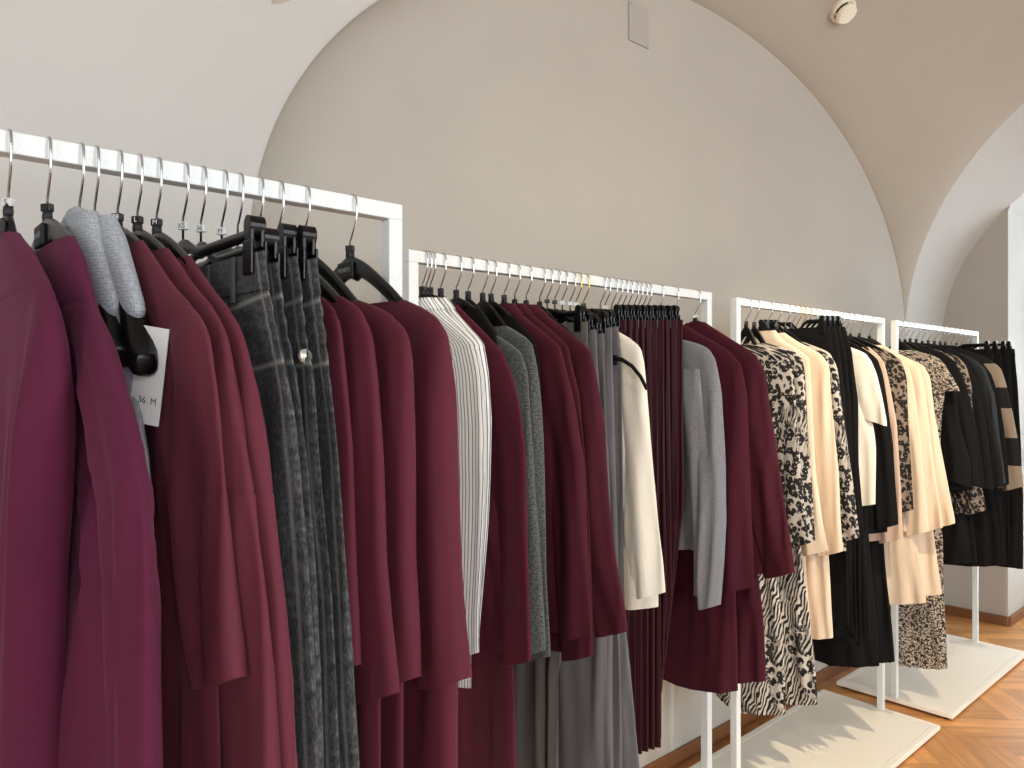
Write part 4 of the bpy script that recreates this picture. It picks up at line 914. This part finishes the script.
{'name': 'skirt','kind': 'skirt','mat': 'black','rack': 3,'hem': 0.3657,'T': 0.02,'label': 'long black skirt beside the rack post','cat': 'skirt','prof': [(0.1489,0.939),(0.1629,0.7235),(0.1802,0.5465),(0.194,0.3774)],'s': 2.8305},
{'name': 'blouse','kind': 'top','mat': 'pink','rack': 3,'hem': 0.8061,'cuff': 0.814,'T': 0.012,'h': 's','label': 'pale pinkish cream blouse before the dark leopard top','short': 'pinkish cream blouse','cat': 'blouse','prof': [(0.1097,1.4959),(0.1381,1.4694),(0.1627,1.4398),(0.1783,1.3748),(0.2075,1.2177),(0.221,0.9873),(0.2268,0.8211)],'s': 2.8221},
{'name': 'blouse','kind': 'top','mat': 'dleo','rack': 3,'hem': 0.906,'cuff': 0.9135,'T': 0.014,'h': 's','label': 'dark leopard print top beside the last cream jackets','short': 'dark leopard top','cat': 'blouse','prof': [(0.1389,1.4928),(0.1742,1.4697),(0.2053,1.4435),(0.2224,1.382),(0.2275,1.2311),(0.2359,1.088),(0.245,0.9171)],'s': 2.873},
{'name': 'skirt','kind': 'skirt','mat': 'cream','rack': 3,'hem': 0.5773,'T': 0.024,'label': 'cream skirt nearer the rack post under the last cream jackets','cat': 'skirt','prof': [(0.2029,1.046),(0.2303,0.8306),(0.254,0.6898),(0.2708,0.5852)],'s': 2.9164},
{'name': 'jacket','kind': 'top','mat': 'cream','rack': 3,'hem': 0.8343,'cuff': 0.8343,'T': 0.017,'h': 's','label': 'cream jacket beside the dark leopard top','short': 'cream jacket beside the dark leopard top','cat': 'jacket','prof': [(0.0999,1.5068),(0.1432,1.4791),(0.1855,1.4485),(0.2167,1.4113),(0.2337,1.3314),(0.254,1.1585),(0.2741,0.9445),(0.2807,0.845)],'s': 2.9164},
{'name': 'jacket','kind': 'top','mat': 'cream','rack': 3,'hem': 0.8411,'cuff': 0.8411,'T': 0.017,'h': 's','label': 'cream jacket,middle of the last three','short': 'cream jacket,middle of the last three','cat': 'jacket','prof': [(0.0896,1.5099),(0.1409,1.4776),(0.1837,1.4502),(0.2222,1.4196),(0.2394,1.3566),(0.2599,1.1731),(0.2868,0.9376),(0.3002,0.852)],'s': 2.9968},
{'name': 'jacket','kind': 'top','mat': 'cream','rack': 3,'hem': 0.845,'cuff': 0.845,'T': 0.017,'h': 's','label': 'cream jacket hanging last on the third rail','short': 'cream jacket hanging last on the third rail','cat': 'jacket','prof': [(0.0678,1.502),(0.1203,1.4729),(0.1678,1.4486),(0.2035,1.4288),(0.2247,1.3829),(0.2404,1.2395),(0.2628,1.1127),(0.2901,0.9655),(0.3103,0.8603)],'s': 3.0896},
{'name': 'skirt','kind': 'skirt','mat': 'cream','rack': 3,'hem': 0.5815,'T': 0.022,'label': 'cream skirt farthest along the third rail','cat': 'skirt','prof': [(0.2132,1.074),(0.241,0.8518),(0.2616,0.7058),(0.2753,0.5897)],'s': 3.052},
{'name': 'short_sleeved_dress','kind': 'tee','mat': 'tweed','rack': 4,'hem': 0.1926,'cuff': 1.3315,'T': 0.018,'h': 's','label': 'long beige and black speckled short-sleeved dress,first on the farthest rail','short': 'speckled short-sleeved dress','cat': 'dress','body': [(0.1667,1.2278),(0.1629,1.1409),(0.1667,0.7984),(0.178,0.4705),(0.1892,0.1937)],'prof': [(0.0622,1.5036),(0.1015,1.4898),(0.1515,1.4717),(0.193,1.4214),(0.2115,1.3803),(0.2336,1.3396)],'s': 3.404},
{'name': 'blouse','kind': 'tee','mat': 'black','rack': 4,'hem': 0.9255,'cuff': 0.9381,'T': 0.018,'h': 's','label': 'black blouse first after the speckled dress','short': 'black blouse after the speckled dress','cat': 'blouse','prof': [(0.0665,1.514),(0.1139,1.4869),(0.1565,1.4563),(0.1831,1.3849),(0.202,1.3266),(0.2206,1.1697),(0.2538,1.0482),(0.26,0.9503)],'s': 3.4699},
{'name': 'blouse','kind': 'tee','mat': 'black','rack': 4,'hem': 0.9189,'cuff': 0.9275,'T': 0.017,'h': 's','label': 'black blouse second after the speckled dress','short': 'second black blouse of the farthest rail','cat': 'blouse','prof': [(0.0709,1.5199),(0.1264,1.4966),(0.1767,1.457),(0.2108,1.385),(0.237,1.2931),(0.2592,1.1691),(0.2775,1.0461),(0.2884,0.9399)],'s': 3.5263},
{'name': 'blouse','kind': 'top','mat': 'dleo','rack': 4,'hem': 0.8186,'cuff': 0.8317,'T': 0.014,'h': 's','label': 'brownish leopard blouse between black blouses,its hem showing below them','short': 'brownish leopard blouse','cat': 'blouse','prof': [(0.0755,1.5132),(0.1234,1.4942),(0.1665,1.4801),(0.2011,1.4365),(0.2201,1.3555),(0.2315,1.1649),(0.2539,0.9553),(0.2762,0.8401)],'s': 3.5956},
{'name': 'blouse','kind': 'tee','mat': 'black','rack': 4,'hem': 0.9005,'cuff': 0.9094,'T': 0.017,'h': 's','label': 'black blouse just after the brownish leopard blouse','short': 'black blouse after the brownish leopard one','cat': 'blouse','prof': [(0.0596,1.5293),(0.1164,1.5008),(0.1718,1.4642),(0.2143,1.3942),(0.2372,1.291),(0.2599,1.1633),(0.2748,1.015),(0.2823,0.9136)],'s': 3.667},
{'name': 'blouse','kind': 'top','mat': 'black','rack': 4,'hem': 0.9116,'cuff': 0.9206,'T': 0.015,'h': 's','label': 'black blouse in front of the dark sheer one','short': 'black blouse in front of the sheer one','cat': 'blouse','prof': [(0.0683,1.5314),(0.1214,1.5026),(0.1693,1.4658),(0.2123,1.4034),(0.2393,1.2987),(0.2621,1.1603),(0.281,1.0317),(0.2922,0.9293)],'s': 3.7404},
{'name': 'blouse','kind': 'top','mat': 'slate','rack': 4,'hem': 0.9216,'cuff': 0.9264,'T': 0.013,'h': 's','label': 'dark slate sheer blouse between black ones on the farthest rail','short': 'dark slate sheer blouse','cat': 'blouse','prof': [(0.0688,1.5155),(0.1183,1.4957),(0.1747,1.4672),(0.2142,1.4218),(0.2453,1.311),(0.2645,1.1573),(0.2797,1.0264),(0.2873,0.9395)],'s': 3.8159},
{'name': 'blouse','kind': 'top','mat': 'black','rack': 4,'hem': 0.9052,'cuff': 0.9145,'T': 0.013,'h': 's','label': 'black blouse next to the colour-block sweater','short': 'black blouse next to the colour-block sweater','cat': 'blouse','prof': [(0.0609,1.5227),(0.1193,1.4931),(0.1722,1.4643),(0.2122,1.4047),(0.2436,1.2967),(0.263,1.1539),(0.2746,1.0207),(0.2823,0.9234)],'s': 3.8937},
{'name': 'sweater','kind': 'top','mat': 'block','rack': 4,'hem': 0.8983,'cuff': 0.9032,'T': 0.014,'h': 's','label': 'beige and black colour-block sweater at the end of the farthest rail','short': 'colour-block sweater','cat': 'sweater','prof': [(0.0909,1.519),(0.149,1.4939),(0.1978,1.465),(0.2337,1.4278),(0.2573,1.3413),(0.2768,1.2331),(0.2961,1.1257),(0.3115,1.0189),(0.3191,0.9122)],'s': 3.9604},
{'name': 'trousers','kind': 'pants','mat': 'black','rack': 4,'hem': 0.5436,'T': 0.01,'h': 'c','label': 'black clipped trousers at the very end of the farthest rail,first pair','short': 'first clipped black trousers of the farthest rail','cat': 'trousers','prof': [(0.1751,1.5234),(0.1874,1.378),(0.1996,1.1448),(0.2118,0.8197),(0.2118,0.5406)],'s': 4.0426},
{'name': 'trousers','kind': 'pants','mat': 'black','rack': 4,'hem': 0.5199,'T': 0.01,'h': 'c','label': 'black clipped trousers at the very end of the farthest rail,second pair','short': 'second clipped black trousers of the farthest rail','cat': 'trousers','prof': [(0.1889,1.5251),(0.2012,1.3782),(0.2135,1.1425),(0.2257,0.814),(0.2257,0.5319)],'s': 4.113},
{'name': 'trousers','kind': 'pants','mat': 'black','rack': 4,'hem': 0.4955,'T': 0.01,'h': 'c','label': 'black clipped trousers at the very end of the farthest rail,third pair','short': 'third clipped black trousers of the farthest rail','cat': 'trousers','prof': [(0.2029,1.5268),(0.2152,1.3783),(0.2275,1.1401),(0.2398,0.8081),(0.2398,0.523)],'s': 4.1853},
{'name': 'trousers','kind': 'pants','mat': 'black','rack': 4,'hem': 0.4704,'T': 0.01,'h': 'c','label': 'black clipped trousers at the very end of the farthest rail,fourth pair','short': 'fourth clipped black trousers of the farthest rail','cat': 'trousers','prof': [(0.2087,1.5288),(0.2212,1.3785),(0.2336,1.1373),(0.2459,0.801),(0.2459,0.5123)],'s': 4.2595},
{'name': 'skirt','kind': 'skirt','mat': 'black','rack': 4,'hem': 0.607,'T': 0.05,'label': 'long black skirt under the black blouses,left of the farthest post','cat': 'skirt','prof': [(0.1667,1.1615),(0.1899,0.9482),(0.2204,0.7808),(0.2356,0.6217)],'s': 3.6074},
{'name': 'skirt','kind': 'skirt','mat': 'black','rack': 4,'hem': 0.5632,'T': 0.05,'label': 'long black skirt under the colour-block sweater','cat': 'skirt','prof': [(0.2191,1.1088),(0.2502,0.8881),(0.2695,0.713),(0.281,0.5734)],'s': 3.8545},
]


by_rack = {}
for g in GARMENTS: by_rack.setdefault(g['rack'], []).append(g)
MARKS = {('plum', 0): ('c', None)}
R1MARK = [('c', 'S'), ('b', None), None, None, ('b', '38'), ('b', 'L'), ('b', 'M'), ('c', 'XS'), ('c', '36'), ('c', 'M'), None, None, None, None, ('b', None)]
cnt = {}
r1 = 0
for rk, gs in by_rack.items():
    ss = sorted(g['s'] for g in gs)
    for gi, g in enumerate(gs):
        s = g['s']; yb = YB[rk]
        others = [abs(o-s) for o in ss if abs(o-s) > 1e-6]
        main = [abs(o['s']-s) for o in gs if o is not g and abs(o['s']-s) > 1e-6]
        gap = sorted(main)[0] if main else .05
        gaps = sorted(main)[:2]
        T = g['Tf'] if g.get('Tf') else min(g['T'], max(.0050, .46*(sum(gaps)/len(gaps))))
        if g['name'] in ('skirt',) or not g.get('h'): T = min(g['T'], .013)
        seed = gi*1.37+rk*11.1
        hem = g['hem']
        yaw = random.uniform(-.02, .02)
        org = (s, yb, hem)
        kind = g['kind']
        grp = None
        if kind in ('top', 'tee', 'vest'):
            root = empty(g['name'], org, yaw); tag(root, g['label'], g['cat'])
            ta, tz = build_top(g, root, s, T, seed, org)
            if g['mat'] == 'lgrey':
                # the thick rolled neck of the knit, slung over the hanger
                nn = g['prof']
                rr = []
                for i in range(15):
                    u = i/14; y = .035-.150*u; z = nn[0][1]+.004-.012*(1-u)-.115*max(0, u-.25)**1.2-hem
                    rad = .023*(1-.25*abs(u-.4)*2)*(1 if i not in (0, 14) else .35)
                    cc = []
                    for k in range(20):
                        a = 2*PI*k/20; q = rad*(1+.13*math.sin(a*3+u*7+seed)+.08*math.sin(a*5+u*12))
                        cc.append((q*.62*math.cos(a), y+q*.5*math.sin(a), z+q*.9*math.sin(a)))
                    cc.append(cc[0]); rr.append(cc)
                loft_obj('rolled_neck', rr, M['lgrey'], root, False)
                if 'tag' in g['label']:
                    tg = box('price_tag', -.0012, .0006, -.017, .017, -.095, .0, M['card'], root, .0004)
                    tg.location = (.011, -.186, 1.418-hem); tg.rotation_euler = (.16, -.04, .62)
                    letters(tg, '36  M', .009, M['letter_dark'], (-.0014, -.002, -.072), (PI/2, 0, -PI/2), 'tag_print')
            if g['name'] == 'cardigan':   # the other sleeve, fallen across the front
                rr = []
                for z in seg(1.40, .815, .014):
                    f = (1.40-z)/.585; yc = -.112-.026*math.sin(f*2.6)-.020*f; wd = .036-.018*f
                    rr.append([(p[0], p[1], p[2]-hem) for p in ring(s, z, yc-wd, yc+wd, .0105*(.5+.5*sstep(0, .1, f)), 0, seed, 28, fold=.003, xoff=-.022+.006*f)])
                loft_obj('sleeve', rr, M['mgrey'], root)
        elif kind in ('skirt', 'pleat'):
            root = empty(g['name'], org, yaw); tag(root, g['label'], g['cat'])
            rings, P = build_skirt(g, root, s, T, seed, org)
            loft_obj('skirt_panel', rings, M[g['mat']], root, tilt=.12 if kind == 'pleat' else .34)
            zt = g['prof'][0][1]; a = lerp_prof(P, zt)
            wb = [[(p[0], p[1], p[2]-hem) for p in ring(s, z, -a-.002, min(a, .17+.5*max(0, a-.17))+.002, .0078 if g.get('h') else .012, 0, seed, 40)] for z in (zt-.034, zt-.033, zt-.002, zt+.0005)]
            loft_obj('waistband', wb, M[g['mat']], root, False)
        else:
            root = empty(g['name'], org, yaw); tag(root, g['label'], g['cat'])
            P = build_pants(g, root, s, T, seed, org)
            zt = g['prof'][0][1]; a = lerp_prof(P, zt)
            wb = [[(p[0], p[1], p[2]-hem) for p in ring(s, z, -lerp_prof(P, z)-.0015, min(lerp_prof(P, z), .2)+.0015, .0082, 0, seed, 40)] for z in (zt-.038, zt-.0375, zt-.02, zt-.002, zt+.001)]
            loft_obj('waistband', wb, M[g['mat']], root, False)
            if g['mat'] == 'denim':
                for sy in (-.10, .08):
                    box('belt_loop', -.0115, -.0082, -a-sy*0-.0+(.05 if sy < 0 else .12), -a+(.058 if sy < 0 else .128), zt-.048-hem, zt-.0-hem, M['denim'], root, .001)
                if 'pale button' in g['label']:
                    bm = bmesh.new(); bmesh.ops.create_cone(bm, cap_ends=True, segments=20, radius1=.0085, radius2=.007, depth=.004)
                    b = bm_obj('button', bm, M['button'], root, True); b.rotation_euler = (PI/2, 0, 0); b.location = (-.002, -.2305, 1.392-hem)
            if g.get('belt'):
                bb = [[(p[0], p[1], p[2]-hem) for p in ring(s, z, -.136, .134, .0125, 0, seed, 40)] for z in (1.405, 1.407, 1.427, 1.429)]
                loft_obj('belt', bb, M['belt'], root, False)
                tube('belt_end', [(-.012, -.125, 1.420-hem), (-.010, -.150, 1.418-hem), (-.004, -.175, 1.402-hem), (.0, -.196, 1.378-hem), (.002, -.212, 1.350-hem)], .0016, M['belt'], root, 8, ry=.005)
        # its hanger
        if g.get('h'):
            short = g.get('short') or g['label']
            mk, tx = (None, None)
            if rk == 1:
                q = R1MARK[r1] if r1 < len(R1MARK) else None
                if q: mk, tx = q
                r1 += 1
            elif rk == 2: mk = random.choice(['b', 'b', 'c', None])
            else: mk = random.choice(['b', 'b', None])
            wire = 'gold' if (rk == 2 and abs(s-1.37) < .035) or (rk == 3 and 2.47 < s < 2.6) else 'chrome'
            lab = 'black %s hanger %s the %s' % ('clip' if g['h'] == 'c' else 'shoulder', 'gripping' if g['h'] == 'c' else 'inside', short)
            if g['h'] == 's':
                tips = g.get('tips')
                make_hanger('s', s, yb, lab, None, g['prof'], T, wire, mk, tx, yaw, tips, plate=(rk == 1))
            else:
                pz = g['prof'][0][1]; a = g['prof'][0][0]
                make_hanger('c', s, yb, lab, None, None, T, wire, mk, tx, yaw, clip_a=max(.04, a-.022), clip_z=pz)

# ------------------------------------------------------------------ smoke detector on the vault
def smoke():
    x, y = 3.034, 1.366
    z = 1.6+(Acirc(y)**2.7+Bell(x)**2.7)**(1/2.7)
    e = 1e-3
    def f(a, b): return 1.6+(Acirc(b)**2.7+Bell(a)**2.7)**(1/2.7)
    nrm = Vector(((f(x+e, y)-f(x-e, y))/(2*e), (f(x, y+e)-f(x, y-e))/(2*e), -1)).normalized()
    r = empty('smoke_detector', (x, y, z)); tag(r, 'round ivory smoke detector on the vaulted ceiling above the cream jackets', 'smoke detector')
    r.rotation_mode = 'QUATERNION'; r.rotation_quaternion = nrm.to_track_quat('Z', 'Y')
    def lathe(name, prof, m):
        vs, fs = [], []; n = 32
        for rr, zz in prof:
            for k in range(n): vs.append((rr*math.cos(2*PI*k/n), rr*math.sin(2*PI*k/n), zz))
        for i in range(len(prof)-1):
            for k in range(n): fs.append((i*n+k, i*n+(k+1) % n, (i+1)*n+(k+1) % n, (i+1)*n+k))
        fs.append(tuple((len(prof)-1)*n+k for k in range(n)))
        return link(name, mesh_of(name, vs, fs), m, r, False)
    lathe('base', [(.052, -.004), (.052, .014), (.048, .018)], M['ivory'])
    lathe('sensor_slots', [(.040, .016), (.040, .034)], M['dark_plastic'])
    lathe('cap', [(.044, .031), (.042, .040), (.034, .046), (.0, .048)], M['ivory'])
    for k in range(4):
        a = PI/2*k+.4
        bm = bmesh.new(); box_bm(bm, .036, .0435, -.004, .004, .016, .033, 0)
        o = bm_obj('rib', bm, M['ivory'], r); o.rotation_euler = (0, 0, a)
smoke()

# ------------------------------------------------------------------ light
w = bpy.data.worlds.new('World'); sc.world = w; w.use_nodes = True
bg = w.node_tree.nodes['Background']; bg.inputs[0].default_value = (.78, .88, 1., 1); bg.inputs[1].default_value = 3.0
def area(name, loc, target, size, sy, power, col):
    l = bpy.data.lights.new(name, 'AREA'); l.shape = 'RECTANGLE'; l.size = size; l.size_y = sy; l.energy = power; l.color = col
    o = bpy.data.objects.new(name, l); COL.objects.link(o); o.location = loc
    o.rotation_euler = (Vector(target)-Vector(loc)).to_track_quat('-Z', 'Y').to_euler(); return o
area('assumed_daylight_left', (-1.2, Y_FRONT+.02, 1.75), (-.9, 0, 1.5), 1.35, 1.8, LIGHT[0], (.90, .96, 1.))  # daylight at an assumed, unseen window of the front wall
area('assumed_daylight_right', (1.9, Y_FRONT+.02, 1.75), (1.9, 0, 1.5), 1.35, 1.8, LIGHT[1], (.90, .96, 1.))  # likewise added daylight, at the other assumed front window
area('daylight_window_end', (X_END+.5, .55, 1.4), (0, .3, 1.2), 1.3, 2.2, LIGHT[2], (.86, .94, 1.))
area('assumed_daylight_near', (X_NEAR+.05, -1.0, 1.7), (1.5, .6, 1.4), 2.4, 2.2, LIGHT[3], (.94, .97, 1.))  # added light for assumed daylight; the near wall has no window
def spot(loc, target, power, ang=70, col=(1., .80, .56), r=.035, blend=.6):  # unseen lamps, assumed for the warm light and its shadows
    l = bpy.data.lights.new('assumed_ceiling_spot', 'SPOT'); l.energy = power; l.color = col; l.spot_size = math.radians(ang); l.spot_blend = blend; l.shadow_soft_size = r
    o = bpy.data.objects.new('assumed_ceiling_spot', l); COL.objects.link(o); o.location = loc
    o.rotation_euler = (Vector(target)-Vector(loc)).to_track_quat('-Z', 'Y').to_euler(); return o
spot((1.75, .10, 2.95), (3.45, 1.1, .0), LIGHT[4], 62, r=.02)
spot((.7, -.25, 2.95), (2.3, 1.25, .5), LIGHT[5], 75)
spot((3.3, -.6, 2.95), (3.6, .6, .0), LIGHT[6], 100)

# ------------------------------------------------------------------ camera
cam = bpy.data.cameras.new('camera'); co = bpy.data.objects.new('camera', cam); COL.objects.link(co)
cam.sensor_width = 36; cam.lens = 36*755/1024; cam.clip_start = .02
co.location = (0, 0, CAM_Z)
fwd = Vector((.671, .741, 0)).normalized()
co.rotation_euler = fwd.to_track_quat('-Z', 'Y').to_euler()
cam.shift_y = -(384-383)/1024*1.0
sc.camera = co
vs_ = sc.view_settings
vs_.view_transform = 'Standard'; vs_.look = 'None'; vs_.gamma = 1; vs_.exposure = EXPOSURE; vs_.use_curve_mapping = False
sc.cycles.use_denoising = True
sc.cycles.max_bounces = 8; sc.cycles.diffuse_bounces = 5
